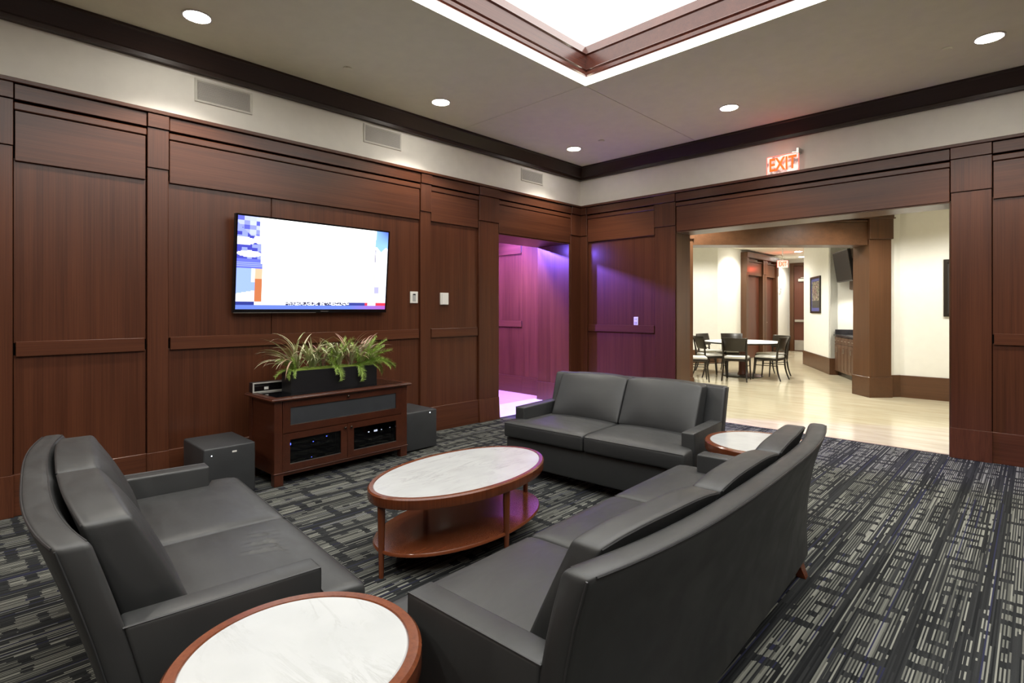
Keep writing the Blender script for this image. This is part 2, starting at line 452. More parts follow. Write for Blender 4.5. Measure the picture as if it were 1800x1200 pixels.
# crown mouldings
prof = [(0, 3.437), (.048, 3.437), (.052, 3.470), (.066, 3.478), (.080, 3.500), (.135, 3.590), (.150, 3.598), (.150, CEIL), (0, CEIL)]
for nm, a, b, f, m in (('trim_2', RY, 0, lambda s, n, z: (n, s, z), CR), ('trim_3', 0, RX, lambda s, n, z: (s, -n, z), CRX),
                       ('trim_4', RY, 0, lambda s, n, z: (RX - n, s, z), CR), ('trim_5', 0, RX, lambda s, n, z: (s, RY + n, z), CRX)):
    bm = prism_bm(prof, lambda n, z: f(a + n, n, z), lambda n, z: f(b - n, n, z))
    setp(obj(nm, bm, m), kind='structure')

# ceiling: boards around the tray, with recessed joints
TX0, TX1, TY0, TY1 = 1.995, 7.2, -7.2, -2.552
cl = setp(box('ceiling', -.6, RX + .2, RY - .2, TY0 - .1, CEIL + .03, CEIL + .12, CEILM, bev=0), kind='structure')
for x0, x1, y0, y1 in ((0, TX0, RY, TY1 + .01), (0, TX0 - .04, TY1 + .018, 0), (TX0 - .032, RX, TY1, 0), (TX1, RX, RY, TY1), (TX0, TX1, RY, TY0)):
    box('ceiling_board', x0, x1, y0, y1, CEIL, CEIL + .03, CEILM, cl, bev=0)
for x0, x1, y0, y1 in ((-.6, TX0 - .05, TY0 - .1, .36), (TX1 + .05, RX + .2, TY0 - .1, .36), (TX0 - .05, TX1 + .05, TY1 + .05, .36)):
    box('ceiling_backing', x0, x1, y0, y1, CEIL + .035, CEIL + .12, DARK, cl, bev=0)
def ring(name, off, prof2, mat, top=False):
    """a square moulding frame round the tray, profile (outwards, z)"""
    bm = bmesh.new(); cor = [(TX0, TY0, -1, -1), (TX1, TY0, 1, -1), (TX1, TY1, 1, 1), (TX0, TY1, -1, 1)]
    R = [[bm.verts.new((cx + sx * o, cy + sy * o, z)) for o, z in prof2] for cx, cy, sx, sy in cor]
    for i in range(4):
        A, B = R[i], R[(i + 1) % 4]
        for k in range(len(prof2)): bm.faces.new((A[k], B[k], B[(k + 1) % len(prof2)], A[(k + 1) % len(prof2)]))
    return obj(name, bm, mat)
o = ring('tray_light_strip', 0, [(0, CEIL), (.03, CEIL), (.03, 3.675), (0, 3.675)], SLOT)
setp(o, 'white glowing strip of light around the lower edge of the ceiling tray', 'light strip')
o = setp(ring('trim_6', 0, [(-.012, 3.676), (.03, 3.676), (.09, 4.0), (.03, 4.0), (.0, 3.915), (-.004, 3.905), (.012, 3.895), (.008, 3.765), (.004, 3.755), (-.008, 3.755), (-.012, 3.748), (-.016, 3.745), (-.004, 3.735), (-.018, 3.722), (-.02, 3.690)], wood('tray_moulding_wood', 1, (.060, .016, .010), (.105, .030, .018), .25, coat=.3)), kind='structure')
o = setp(box('glowing_tray_ceiling', TX0 - .2, TX1 + .2, TY0 - .2, TY1 + .2, 4.02, 4.06, TRAY, bev=0), 'white top of the ceiling tray, made to glow in place of cove lamps', 'ceiling light')  # tray ceiling emits by itself, an added stand-in for hidden cove lighting

# ------------------------------------------------------------------ downlights, sprinklers, vents
def can_light(x, y, z, label, group, r=.088):
    t = thing('recessed_downlight', label, 'ceiling light', (x, y, z), 0, group)
    obj('trim_ring', lathe_bm([(0, 0), (0, -.006), (-.012, -.008), (-.016, 0)], 32, r + .014, r + .014, loop=True), WHITEP, t, True)
    obj('lens', lathe_bm([(0, -.001), (-.002, -.006), (-.03, -.012)], 32, r, r), CANLENS, t)
    return t
names = ['largest round downlight, upper left, above the long wall vent', 'round downlight in the left ceiling strip, between tray and television wall',
         'small round downlight nearest the inner ceiling corner', 'round downlight in the ceiling above and left of the exit sign', 'round downlight at the far upper right of the ceiling']
for (x, y), nm in zip(CANS, names): can_light(x, y, CEIL, nm, 'recessed downlights in the lounge ceiling')
for (x, y), nm in zip([(.653, -4.333), (1.092, -.997), (4.578, -1.02)], ['small flat sprinkler cover left of the second downlight', 'small flat sprinkler cover beside the corner downlight', 'small flat sprinkler cover beside the far right downlight']):
    t = thing('sprinkler_cover', nm, 'sprinkler', (x, y, CEIL), 0, 'sprinkler covers in the ceiling')
    obj('cover_plate', lathe_bm([(-.004, 0), (0, -.006), (-.004, -.012), (-.03, -.013)], 24, .042, .042), CEILM, t, True)

def vent(y0, y1, z0, z1, label):
    t = thing('air_vent', label, 'vent', (0, (y0 + y1) / 2, (z0 + z1) / 2), 0, 'grey air vents in the plaster band')
    a, b = (y1 - y0) / 2, (z1 - z0) / 2; f = .022
    bm = bmesh.new()
    prof = [(0, 0), (.010, .002), (.010, f * .7), (.004, f)]
    R = [[bm.verts.new((n, sy * (a - d), sz * (b - d))) for n, d in prof] for sy, sz in ((-1, -1), (1, -1), (1, 1), (-1, 1))]
    for i in range(4):
        for k in range(3): bm.faces.new((R[i][k], R[(i + 1) % 4][k], R[(i + 1) % 4][k + 1], R[i][k + 1]))
    obj('frame', bm, plain_cached('vent_frame'), t)
    box('backing', .0005, .002, -a + f, a - f, -b + f, b - f, VENTD, t, bev=0)
    n = 14; h = (2 * b - 2 * f) / n
    bm = bmesh.new(); bm_box(bm, .002, .0075, -a + f, a - f, -h * .36, h * .36, 0); sl = obj('slat', bm, VENTM, t)
    sl.location.z = -b + f + h * .5
    for i in range(1, n):
        c = sl.copy(); COL.objects.link(c); c.parent = t; c.location.z = -b + f + h * (i + .5)
_pc = {}
def plain_cached(n):
    if n not in _pc: _pc[n] = plain(n, (.68, .66, .60), .6, var=.02)
    return _pc[n]
vent(-5.392, -4.922, 3.205, 3.403, 'grey louvred air vent nearest the viewer on the left plaster band')
vent(-3.79, -3.318, 3.215, 3.415, 'grey louvred air vent, middle of the three above the television wall')
vent(-1.35, -.895, 3.225, 3.400, 'grey louvred air vent above the purple lit doorway')

# ------------------------------------------------------------------ lettering
def text_bm(body, size, ext, sx=1.0):
    cu = bpy.data.curves.new('lettering', 'FONT'); cu.body = body; cu.size = size; cu.extrude = ext; cu.align_x = 'CENTER'; cu.align_y = 'CENTER'; cu.offset = size * .02
    o = bpy.data.objects.new('lettering', cu); COL.objects.link(o)
    dg = bpy.context.evaluated_depsgraph_get(); me = bpy.data.meshes.new_from_object(o.evaluated_get(dg))
    bpy.data.objects.remove(o); bpy.data.curves.remove(cu)
    bm = bmesh.new(); bm.from_mesh(me); bpy.data.meshes.remove(me)
    for v in bm.verts: v.co.x *= sx
    return bm
EXITRED = emit('exit_letter_red', (1, .12, .012), .95)
def edge_glow():
    k = NT('edge_lit_acrylic'); v, s = k.coords()
    n = k.noise(v, 13, 2)
    k.l(k.ramp(n, [(.40, (.35, .30, .29)), (.58, (1, .92, .88))]), k.b.inputs['Base Color'])
    k.l(k.ramp(n, [(.40, (.20, .15, .14)), (.58, (1, .86, .80))]), k.b.inputs['Emission Color']); k.b.inputs['Emission Strength'].default_value = .5
    k.b.inputs['Roughness'].default_value = .1
    return k.m
ACRY = edge_glow(); RIM = emit('acrylic_red_edge', (1, .13, .08), 1.1)
WHITEGLOW = emit('cream_sign_face', (1, .93, .82), .5)
def exit_sign(loc, rz, label, arrow=False, w_=.34, h_=.2, stem=0.0):
    t = thing('exit_sign', label, 'exit sign', loc, rz)
    box('acrylic_panel', -w_ / 2, w_ / 2, -.004, .004, 0, h_, WHITEGLOW if arrow else ACRY, t, bev=.001)
    for (a, b, c, d) in ((-w_ / 2 - .006, -w_ / 2, 0, h_), (w_ / 2, w_ / 2 + .006, 0, h_), (-w_ / 2, w_ / 2, h_, h_ + .006)):
        box('glowing_edge', a, b, -.005, .005, c, d, RIM, t, bev=0)
    bm = text_bm('EXIT', h_ * (.9 if arrow else 1.05), .002, .62 if arrow else .70)
    bmesh.ops.transform(bm, matrix=Matrix.Translation((0, -.006, h_ * .48)) @ Matrix.Rotation(PI / 2, 4, 'X'), verts=bm.verts)
    obj('lettering', bm, EXITRED, t)
    if arrow:
        bm = bmesh.new(); vs = [bm.verts.new(p) for p in ((w_ * .40, -.006, h_ * .40), (w_ * .40, -.006, h_ * .62), (w_ * .47, -.006, h_ * .51))]
        bm.faces.new(vs); obj('arrow', bm, EXITRED, t)
    return t
t = exit_sign((2.995, -.075, 3.036), 0, 'glowing red edge-lit EXIT sign standing above the wide opening')
box('mounting_bracket', .150, .178, -.012, .075, .19, .255, STEEL, t, bev=.002)
box('bracket_arm', .10, .176, .0, .07, .206, .222, STEEL, t, bev=.002)
d = bpy.data.lights.new('exit_glow', 'POINT'); d.energy = .6; d.color = (1, .12, .06); d.shadow_soft_size = .06
o = bpy.data.objects.new('exit_glow', d); o.location = (2.995, -.16, 3.16); COL.objects.link(o)

# ------------------------------------------------------------------ wall devices
def wall_plate(loc, rz, label, cat, w_, h_, d_, kind):
    t = thing(kind, label, cat, loc, rz)
    box('cover', -w_ / 2, w_ / 2, -d_, 0, -h_ / 2, h_ / 2, WHITEP, t, bev=.003)
    return t
t = wall_plate((.014, -3.158, 1.575), PI / 2, 'white wall control with grey slider plate, right of the television', 'switch', .105, .132, .014, 'wall_control')
box('slider_plate', -.022, .022, -.017, -.012, -.045, .038, GREYP, t, bev=.002)
box('display', -.017, .017, -.019, -.014, .026, .040, BLACKP, t, bev=.001)
t = wall_plate((.014, -2.722, 1.565), PI / 2, 'plain white thermostat cover on the narrow panel beside the doorway pilaster', 'thermostat', .118, .142, .024, 'thermostat')
box('side_groove', -.045, -.041, -.0255, -.02, -.06, .06, GREYP, t, bev=0)
t = wall_plate((1.007, -.014, 1.272), 0, 'small white outlet on the purple lit panel right of the corner', 'outlet', .072, .118, .007, 'wall_outlet')
box('outlet_body', -.018, .018, -.010, -.006, -.045, .040, GREYP, t, bev=.001)
box('rocker', -.022, .022, -.013, -.008, -.012, .012, WHITEP, t, bev=.002)
for zz in (-.028, .027): box('socket', -.006, .006, -.0115, -.009, zz - .005, zz + .005, WHITEP, t, bev=0)

# ------------------------------------------------------------------ wall television
def screen_material():
    k = NT('television_picture'); a = k.n('ShaderNodeAttribute', attribute_name='Col', attribute_type='GEOMETRY')
    k.b.inputs['Base Color'].default_value = (.01, .01, .01, 1); k.b.inputs['Roughness'].default_value = .15
    k.l(a.outputs['Color'], k.b.inputs['Emission Color']); k.b.inputs['Emission Strength'].default_value = 1.35
    return k.m
def lerp(a, b, t): return tuple(p + (q - p) * t for p, q in zip(a, b))
def picture(u, v):
    """u left-right, v bottom-top, 0..1; sRGB-ish linear colours of the broadcast"""
    rn = lambda a, b=0: (math.sin(a * 127.1 + b * 311.7) * 43758.5453) % 1.0
    if v < .045: return lerp((.10, .16, .55), (.30, .08, .38), max(0, (u - .72) / .28))
    if v < .085:
        if u < .105: return (.02, .03, .20)
        if u < .155: return (1, 1, 1)
        if .29 < u < .72: return (.04, .04, .08) if (v > .05 and rn(math.floor(u * 150), math.floor(v * 90)) > .52) else (.85, .88, .95)
        if .72 <= u < .84: return (.03, .04, .22)
        if .86 < u < .92: return (1, 1, 1)
        if u >= .84: return (.62, .03, .06)
        return (.9, .92, 1)
    if .135 + .01 * (v < .5) < u < .905 - .012 * (1 - v): return (1.25, 1.25, 1.22)
    if u <= .15:
        x = u / .14
        if v > .93 - .25 * x and v > .80: return (.95, .97, 1) if x > .9 else lerp((.06, .07, .42), (.45, .50, .95), rn(math.floor(x * 4), math.floor(v * 22)))
        for cx, cy, rx, ry in ((.75, .87, .42, .05), (.25, .735, .46, .045), (.95, .76, .30, .05), (.5, .60, .5, .035)):
            if ((x - cx) / rx) ** 2 + ((v - cy) / ry) ** 2 < 1: return (.80, .84, 1.0)
        if v > .55: return (.045, .05, .36) if rn(math.floor(x * 5), math.floor(v * 30)) > .35 else (.22, .26, .80)
        if v > .44: return (.10, .12, .62) if (v * 60) % 1 > .3 else (.25, .3, .9)
        if x > .74 and v < .47: return (.42, .13, .05) if v < .33 else (.62, .38, .24)
        if .60 < x < .74 and v > .30: return (.75, .8, 1)
        if v > .17 + .05 * x: return (.24, .34, .88)
        return (.62, .62, .85)
    x = (u - .89) / .11
    if v > .77 + .03 * math.sin(x * 9): return lerp((.22, .42, .95), (.06, .10, .50), max(0, (v - .82) / .18) * x)
    if x < .17 and v < .76: return (.08, .06, .16) if v > .6 else (.80, .62, .48) if v > .36 else (.9, .9, .95)
    if .12 < x < .5 and .20 < v < .29: return (.34, .33, .50)
    return (.86, .90, 1.0) if rn(math.floor(x * 6), math.floor(v * 20)) > .35 else (.68, .72, .92)
TVW, TVH = 1.548, .872
tv = thing('television', 'large flat wall television tilted downwards, showing a mostly white picture', 'television', (.075, -4.338, 1.405), PI / 2)
TILT = math.radians(5.0)
def tvf(x, y, z): return (x, y * math.cos(TILT) - z * math.sin(TILT), z * math.cos(TILT) + y * math.sin(TILT))
box('housing', -TVW / 2, TVW / 2, .002, .045, .0, TVH, BLACKP, tv, bev=.004, fn=tvf)
bz = .016
for a, b, c, d_ in ((-TVW / 2, TVW / 2, 0, .034), (-TVW / 2, TVW / 2, TVH - bz, TVH), (-TVW / 2, -TVW / 2 + bz, .034, TVH - bz), (TVW / 2 - bz, TVW / 2, .034, TVH - bz)):
    box('bezel', a, b, -.008, .002, c, d_, BLACKGLOSS, tv, bev=.002, fn=tvf)
box('silver_edge', -TVW / 2, -.02, -.0095, -.0075, .0, .005, STEEL, tv, bev=0, fn=tvf)
box('badge', .03, .11, -.0095, -.0075, .012, .018, STEEL, tv, bev=0, fn=tvf)
NXS, NYS = 192, 108
bm = bmesh.new(); g = [[bm.verts.new(tvf(-TVW / 2 + bz + (TVW - 2 * bz) * i / NXS, -.003, .034 + (TVH - bz - .034) * j / NYS)) for i in range(NXS + 1)] for j in range(NYS + 1)]
lay = bm.loops.layers.float_color.new('Col')
for j in range(NYS):
    for i in range(NXS):
        f = bm.faces.new((g[j][i], g[j][i + 1], g[j + 1][i + 1], g[j + 1][i])); c = picture((i + .5) / NXS, (j + .5) / NYS)
        for lp in f.loops: lp[lay] = (*c, 1)
obj('screen', bm, screen_material(), tv)
box('wall_mount', -.25, .25, .04, .085, .22, .62, BLACKP, tv, bev=.003)

# ------------------------------------------------------------------ media console
con = thing('media_console', 'dark cherry media console with smoked glass doors under the television', 'cabinet', (.455, -4.37, 0), PI / 2 + math.radians(2.0))
CW, CD, CH = 1.31, .49, .72
fy = -CD / 2
for sx in (-1, 1):
    for y0 in (fy, CD / 2 - .06):
        bm = bmesh.new()
        x0, x1 = sorted((sx * CW / 2, sx * (CW / 2 - .065)))
        bm_box(bm, x0, x1, y0, y0 + .06, 0, CH - .03, .003, lambda x, y, z: (x + (-sx * .012 * (1 - z / .08) if z < .05 and abs(x) < CW / 2 - .03 else 0), y, z))
        obj('corner_post', bm, CONW, con)
    x0, x1 = sorted((sx * (CW / 2 - .006), sx * (CW / 2 - .024)))
    box('side_panel', x0, x1, fy + .05, CD / 2 - .05, .09, CH - .03, CONW, con)
box('bottom_shelf', -CW / 2 + .02, CW / 2 - .02, fy + .02, CD / 2 - .01, .085, .11, CONW, con)
box('back_panel', -CW / 2 + .02, CW / 2 - .02, CD / 2 - .02, CD / 2 - .008, .09, CH - .03, BLACKP, con)
box('bottom_rail', -CW / 2 + .06, CW / 2 - .06, fy + .004, fy + .03, .075, .125, CONW, con)
box('bead_moulding', -CW / 2 - .006, CW / 2 + .006, fy - .006, fy + .03, .098, .108, CONW, con)
box('middle_rail', -CW / 2 + .06, CW / 2 - .06, fy + .006, fy + .03, .415, .43, CONW, con)
box('shelf', -CW / 2 + .03, CW / 2 - .03, fy + .04, CD / 2 - .02, .415, .43, CONW, con)
tp = box('top_board', -CW / 2 - .035, CW / 2 + .035, fy - .035, CD / 2 + .02, CH - .028, CH - .008, CONW, con, bev=.006)
box('top_frame', -CW / 2 - .028, CW / 2 + .028, fy - .028, CD / 2 + .012, CH - .008, CH - .002, CONW, con, bev=.004)
box('black_glass_inset', -CW / 2 + .03, CW / 2 - .03, fy + .03, CD / 2 - .03, CH - .002, CH + .0015, BLACKGLOSS, con, bev=.001)
def smoked():
    k = NT('smoked_glass'); g = k.n('ShaderNodeBsdfGlossy'); g.inputs['Roughness'].default_value = .03; g.inputs['Color'].default_value = (.8, .8, .8, 1)
    tr = k.n('ShaderNodeBsdfTransparent'); tr.inputs['Color'].default_value = (.45, .45, .48, 1)
    fr = k.n('ShaderNodeFresnel'); fr.inputs['IOR'].default_value = 1.45
    mx = k.n('ShaderNodeMixShader'); k.l(fr.outputs[0], mx.inputs[0]); k.l(tr.outputs[0], mx.inputs[1]); k.l(g.outputs[0], mx.inputs[2]); k.l(mx.outputs[0], k.out.inputs[0])
    return k.m
SMOKED = smoked()
def framed(parent, nm, x0, x1, z0, z1, st, rl, infill, mat_in, knobs):
    bm = bmesh.new()
    # one joined frame: outer and inner rectangle with depth
    y0, y1 = fy - .004, fy + .018
    O = [(x0, z0), (x1, z0), (x1, z1), (x0, z1)]; I = [(x0 + st, z0 + rl), (x1 - st, z0 + rl), (x1 - st, z1 - rl), (x0 + st, z1 - rl)]
    A = [[bm.verts.new((x, y, z)) for x, z in L_] for L_ in (O, I) for y in (y0, y1)]
    for i in range(4):
        j = (i + 1) % 4
        bm.faces.new((A[0][i], A[0][j], A[2][j], A[2][i])); bm.faces.new((A[1][i], A[3][i], A[3][j], A[1][j]))
        bm.faces.new((A[0][i], A[1][i], A[1][j], A[0][j])); bm.faces.new((A[2][i], A[2][j], A[3][j], A[3][i]))
    d = obj(nm, bm, CONW, parent)
    box(infill, x0 + st, x1 - st, fy + .004, fy + .010, z0 + rl, z1 - rl, mat_in, d, bev=0)
    box('sill_bead', x0 + st, x1 - st, fy - .002, fy + .004, z0 + rl, z0 + rl + .005, STEEL, d, bev=0)
    for kx, kz in knobs:
        bm = lathe_bm([(-.010, 0), (-.006, -.012), (0, -.018), (0, -.024), (-.006, -.029)], 14, .012, .012)
        bmesh.ops.transform(bm, matrix=Matrix.Translation((kx, fy - .004, kz)) @ Matrix.Rotation(-PI / 2, 4, 'X'), verts=bm.verts)
        obj('knob', bm, BRONZE, d, True)
framed(con, 'drawer', -CW / 2 + .068, CW / 2 - .068, .425, CH - .032, .065, .058, 'speaker_cloth', GRILLE, [(0, CH - .056)])
framed(con, 'door', -CW / 2 + .068, -.002, .112, .418, .062, .052, 'glass_pane', SMOKED, [(-.03, .385)])
framed(con, 'door', .002, CW / 2 - .068, .112, .418, .062, .052, 'glass_pane', SMOKED, [(.03, .385)])
# electronics behind the glass
LEDB = emit('blue_led', (.10, .16, 1.0), 9); LEDW = emit('white_led', (.85, .92, 1.0), 5)
def receiver(cx, w_, label, leds):
    M = con.matrix_basis.copy(); p = M @ Vector((cx, fy + .06, .1105))
    t = thing('media_receiver', label, 'electronics', p, con.rotation_euler.z)
    box('case', -w_ / 2, w_ / 2, 0, .30, .008, .24, BLACKP, t, bev=.004)
    box('front_plate', -w_ / 2, w_ / 2, -.006, 0, .012, .236, BLACKGLOSS, t, bev=.002)
    for k_, x, z, sz, m in leds:
        if k_ == 'ring':
            bm = lathe_bm([(0, 0), (0, .003), (-.005, .003), (-.005, 0)], 20, sz, sz, loop=True); bmesh.ops.transform(bm, matrix=Matrix.Translation((x, -.006, z)) @ Matrix.Rotation(PI / 2, 4, 'X'), verts=bm.verts); obj('power_ring', bm, m, t)
        elif k_ == 'text':
            bm = text_bm('15:25', .022, .0008, .8); bmesh.ops.transform(bm, matrix=Matrix.Translation((x, -.007, z)) @ Matrix.Rotation(PI / 2, 4, 'X'), verts=bm.verts); obj('clock_digits', bm, m, t)
        else: box('indicator', x - sz, x + sz, -.009, -.005, z - sz * .6, z + sz * .6, m, t, bev=0)
receiver(-.30, .50, 'black receiver with a blue ring light behind the left glass door', [('ring', -.205, .205, .013, LEDB), ('dot', .005, .19, .004, LEDB), ('dot', .13, .215, .004, LEDB), ('dot', -.01, .06, .003, LEDB)])
receiver(.31, .46, 'black receiver with white clock digits behind the right glass door', [('text', .02, .18, .02, LEDW), ('dot', -.055, .18, .006, LEDW), ('dot', .085, .18, .004, LEDW), ('dot', .18, .185, .003, LEDW)])

# silver framed component lying on the console behind the planter
M = con.matrix_basis.copy()
t = thing('sound_bar', 'long black box with silver frame lying on the console behind the planter', 'electronics', M @ Vector((-.28, .175, CH + .0015)), con.rotation_euler.z + math.radians(-2))
box('case', -.38, .38, -.03, .05, 0, .085, BLACKP, t, bev=.003)
box('glossy_front', -.365, .365, -.034, -.03, .012, .073, BLACKGLOSS, t, bev=.001)
for a, b, c, d_ in ((-.38, .38, 0, .010), (-.38, .38, .075, .085), (-.38, -.368, .01, .075), (.368, .38, .01, .075)): box('silver_frame', a, b, -.037, -.029, c, d_, plain_cached('vent_frame') if False else VENTM, t, bev=.001)
box('indicator', -.285, -.25, -.0365, -.034, .022, .045, WHITEP, t, bev=0)

# ------------------------------------------------------------------ subwoofers
def subwoofer(loc, rz, w_, d_, h_, label, marks):
    t = thing('subwoofer', label, 'speaker', loc, rz)
    obj('cabinet', rbox_bm(w_, d_, h_ - .012, .014, 2, 2, 2, lambda x, y, z: (x, y, z + h_ / 2 + .006)), SUBM, t, True)
    for sx in (-1, 1):
        for sy in (-1, 1):
            obj('foot', lathe_bm([(0, 0), (0, .014)], 12, .018, .018, center=(sx * (w_ / 2 - .05), sy * (d_ / 2 - .05), 0)), BLACKP, t)
    for nm, x, z, a, b in marks: box(nm, x - a, x + a, -d_ / 2 - .0015, -d_ / 2 + .002, z - b, z + b, LEDW if nm == 'indicator' else WHITEP, t, bev=0)
subwoofer((.465, -5.345, 0), PI / 2, .37, .51, .40, 'charcoal cube subwoofer left of the media console', [('badge', .03, .352, .016, .006), ('indicator', -.13, .345, .003, .003)])
subwoofer((.372, -3.485, 0), PI / 2, .38, .50, .40, 'charcoal cube subwoofer right of the media console', [('indicator', .10, .372, .006, .003)])

# ------------------------------------------------------------------ planter and plants
pl = thing('planter_box', 'long black rectangular planter standing on the media console', 'planter', M @ Vector((-.02, -.005 + .0, CH + .0015)), con.rotation_euler.z - math.radians(2))
PW, PD, PH = .83, .20, .185
bm = bmesh.new()
rows = [(0, 0), (0, PH), (-.012, PH), (-.012, .03)]
R = [[bm.verts.new((sx * (PW / 2 + d), sy * (PD / 2 + d), z)) for d, z in rows] for sx, sy in ((-1, -1), (1, -1), (1, 1), (-1, 1))]
for i in range(4):
    for k in range(3): bm.faces.new((R[i][k], R[(i + 1) % 4][k], R[(i + 1) % 4][k + 1], R[i][k + 1]))
bm.faces.new([R[i][0] for i in (3, 2, 1, 0)]); bm.faces.new([R[i][3] for i in range(4)])
obj('box', bm, BLACKP, pl)
obj('moss', rbox_bm(PW - .03, PD - .03, .05, .02, 24, 6, 1, lambda x, y, z: (x, y, z + PH - .018 + .012 * math.sin(x * 41 + y * 60) * (z > 0))), SOIL, pl, True)
rnd = random.Random(4)
def leaf_mat(name, a, b, tip):
    k = NT(name); v, s = k.coords()
    st = k.noise(k.mapping(v, (400, 400, 12)), 1.0, 2); g = k.math('MULTIPLY', k.n('ShaderNodeObjectInfo').outputs['Random'], .5)
    c = k.mix(st, a, b); at = k.n('ShaderNodeAttribute', attribute_name='along')
    c = k.mix(k.math('MULTIPLY', at.outputs['Fac'], g, clamp=True), c, tip)
    k.l(c, k.b.inputs['Base Color']); k.b.inputs['Roughness'].default_value = .45
    return k.m
L_GREEN = leaf_mat('striped_green_leaf', (.14, .25, .06), (.60, .62, .32), (.45, .22, .17))
L_BURG = leaf_mat('burgundy_leaf', (.24, .08, .08), (.60, .38, .30), (.40, .30, .14))
L_PALE = leaf_mat('pale_variegated_leaf', (.32, .42, .14), (.80, .78, .56), (.55, .38, .30))
L_FERN = leaf_mat('fern_green', (.20, .36, .05), (.48, .62, .16), (.42, .55, .16))
def leaf_mesh(name, length, width, bend, mat, seg=9):
    """strap leaf, rising from the origin and arching towards +x"""
    bm = bmesh.new(); p = Vector((0, 0, 0)); ang = math.radians(88); rows_ = []
    lay = bm.verts.layers.float.new('along')
    for i in range(seg + 1):
        t = i / seg; wd = width * (1 - t ** 2.2) * (.45 + .55 * min(1, t * 4)) + .0006
        up = Vector((-math.sin(ang), 0, math.cos(ang)))
        r_ = [bm.verts.new(p + Vector((0, -wd, 0)) + up * wd * .35), bm.verts.new(p), bm.verts.new(p + Vector((0, wd, 0)) + up * wd * .35)]
        for v in r_: v[lay] = t
        rows_.append(r_)
        p = p + Vector((math.cos(ang), 0, math.sin(ang))) * (length / seg); ang -= bend / seg * (.4 + 1.2 * t)
    for a, b in zip(rows_, rows_[1:]):
        for k in range(2): bm.faces.new((a[k], a[k + 1], b[k + 1], b[k]))
    me = bpy.data.meshes.new(name)
    for f in bm.faces: f.smooth = True
    bm.to_mesh(me); bm.free(); me.materials.append(mat); return me
def clump(x, y, label, mats, n, lmin, lmax, lean, spread=.9):
    t = thing('ornamental_grass', label, 'plant', pl.matrix_basis @ Vector((x, y, PH + .004)), pl.rotation_euler.z, 'grasses in the black planter')
    ms = [leaf_mesh('leaf', 1.0, .036, rnd.uniform(1.2, 2.9), m) for m in mats for _ in range(3)]
    for i in range(n):
        L_ = rnd.uniform(lmin, lmax); az = rnd.uniform(-PI, PI)
        if lean is not None and rnd.random() < .55: az = lean + rnd.uniform(-.8, .8)
        share('leaf', rnd.choice(ms), t, (rnd.uniform(-.025, .025), rnd.uniform(-.02, .02), -.006), (rnd.uniform(-.15, .15), rnd.uniform(-.05, .75) * spread, az), (L_, L_ * rnd.uniform(.55, 1.0) * 1.0, L_))
clump(-.33, .01, 'arching striped grass with reddish tips at the left end of the planter', [L_GREEN, L_PALE, L_BURG], 46, .26, .46, PI, 1.25)
clump(-.20, -.02, 'pale striped grass with drooping blades, left of centre in the planter', [L_PALE, L_GREEN], 40, .22, .40, -1.6)
clump(-.08, .02, 'burgundy upright grass behind the centre left of the planter', [L_BURG, L_GREEN], 36, .24, .38, None, .6)
clump(.06, .0, 'tall green and cream grass in the middle of the planter', [L_GREEN, L_PALE], 38, .26, .44, None, .6)
clump(.19, .0, 'burgundy spiky grass right of the middle of the planter', [L_BURG, L_PALE], 42, .24, .40, -.6, .7)
clump(.31, .02, 'thin brownish grass at the right end of the planter', [L_BURG, L_GREEN], 34, .22, .40, 0, 1.0)
def sprig_mesh(n=46, L_=.26, droop=1.5):
    bm = bmesh.new(); lay = bm.verts.layers.float.new('along'); p = Vector((0, 0, 0)); ang = .7; pts = []
    r2 = random.Random(n)
    for i in range(n):
        t = i / n; pts.append((p.copy(), ang)); p = p + Vector((math.cos(ang), 0, math.sin(ang))) * (L_ / n); ang -= droop / n * 1.6
    for i, (q, a) in enumerate(pts[3:]):
        t = i / n; ln = .058 * (1 - .5 * t)
        for s in range(4):
            th = r2.uniform(0, 2 * PI); dv = Vector((math.cos(a) * .75, math.cos(th) * .8, math.sin(a) * .75 + math.sin(th) * .8)).normalized() * ln * r2.uniform(.7, 1.1)
            wv = dv.cross(Vector((.3, .2, 1))).normalized() * .0028
            v = [bm.verts.new(q - wv), bm.verts.new(q + wv), bm.verts.new(q + dv)]
            for k in range(3): v[k][lay] = .5 * t + .4 * (k == 2)
            bm.faces.new(v)
    tube_bm([q for q, a in pts[::5]], .0016, 4, bm=bm)
    me = bpy.data.meshes.new('sprig'); bm.to_mesh(me); bm.free(); me.materials.append(L_FERN); return me
SPR = [sprig_mesh(44, .25, 1.0), sprig_mesh(40, .20, 1.5), sprig_mesh(38, .24, .5)]
def fern(x, y, label, items):
    t = thing('fern', label, 'plant', pl.matrix_basis @ Vector((x, y, PH + .004)), pl.rotation_euler.z, 'ferns in the black planter')
    for k, az, tilt, sc in items: share('frond', SPR[k], t, (rnd.uniform(-.02, .02), 0, -.004), (0, tilt, az), (sc, sc, sc))
fern(-.36, -.05, 'low bright fern spilling over the left corner of the planter', [(2, PI, -.2, .9), (2, -2.2, -.3, .9), (0, PI, .2, .8), (1, -2.5, .1, .75), (0, -2.0, .2, .7), (2, 2.6, 0, .8)])
fern(-.02, -.05, 'feathery fern hanging over the front middle of the planter', [(2, -1.0, -.5, 1.0), (2, -2.0, -.5, .95), (2, 2.0, -.6, 1.0), (1, -1.4, .4, 1.0), (0, -1.9, .1, .9), (1, -1.0, .3, .85), (2, 1.2, -.5, 1.05)])
fern(.08, .03, 'upright feathery fern at the centre top of the planter', [(2, .4, -.75, 1.25), (2, 2.5, -.8, 1.1), (2, -1.2, -.7, 1.3), (2, -2.5, -.55, 1.0)])
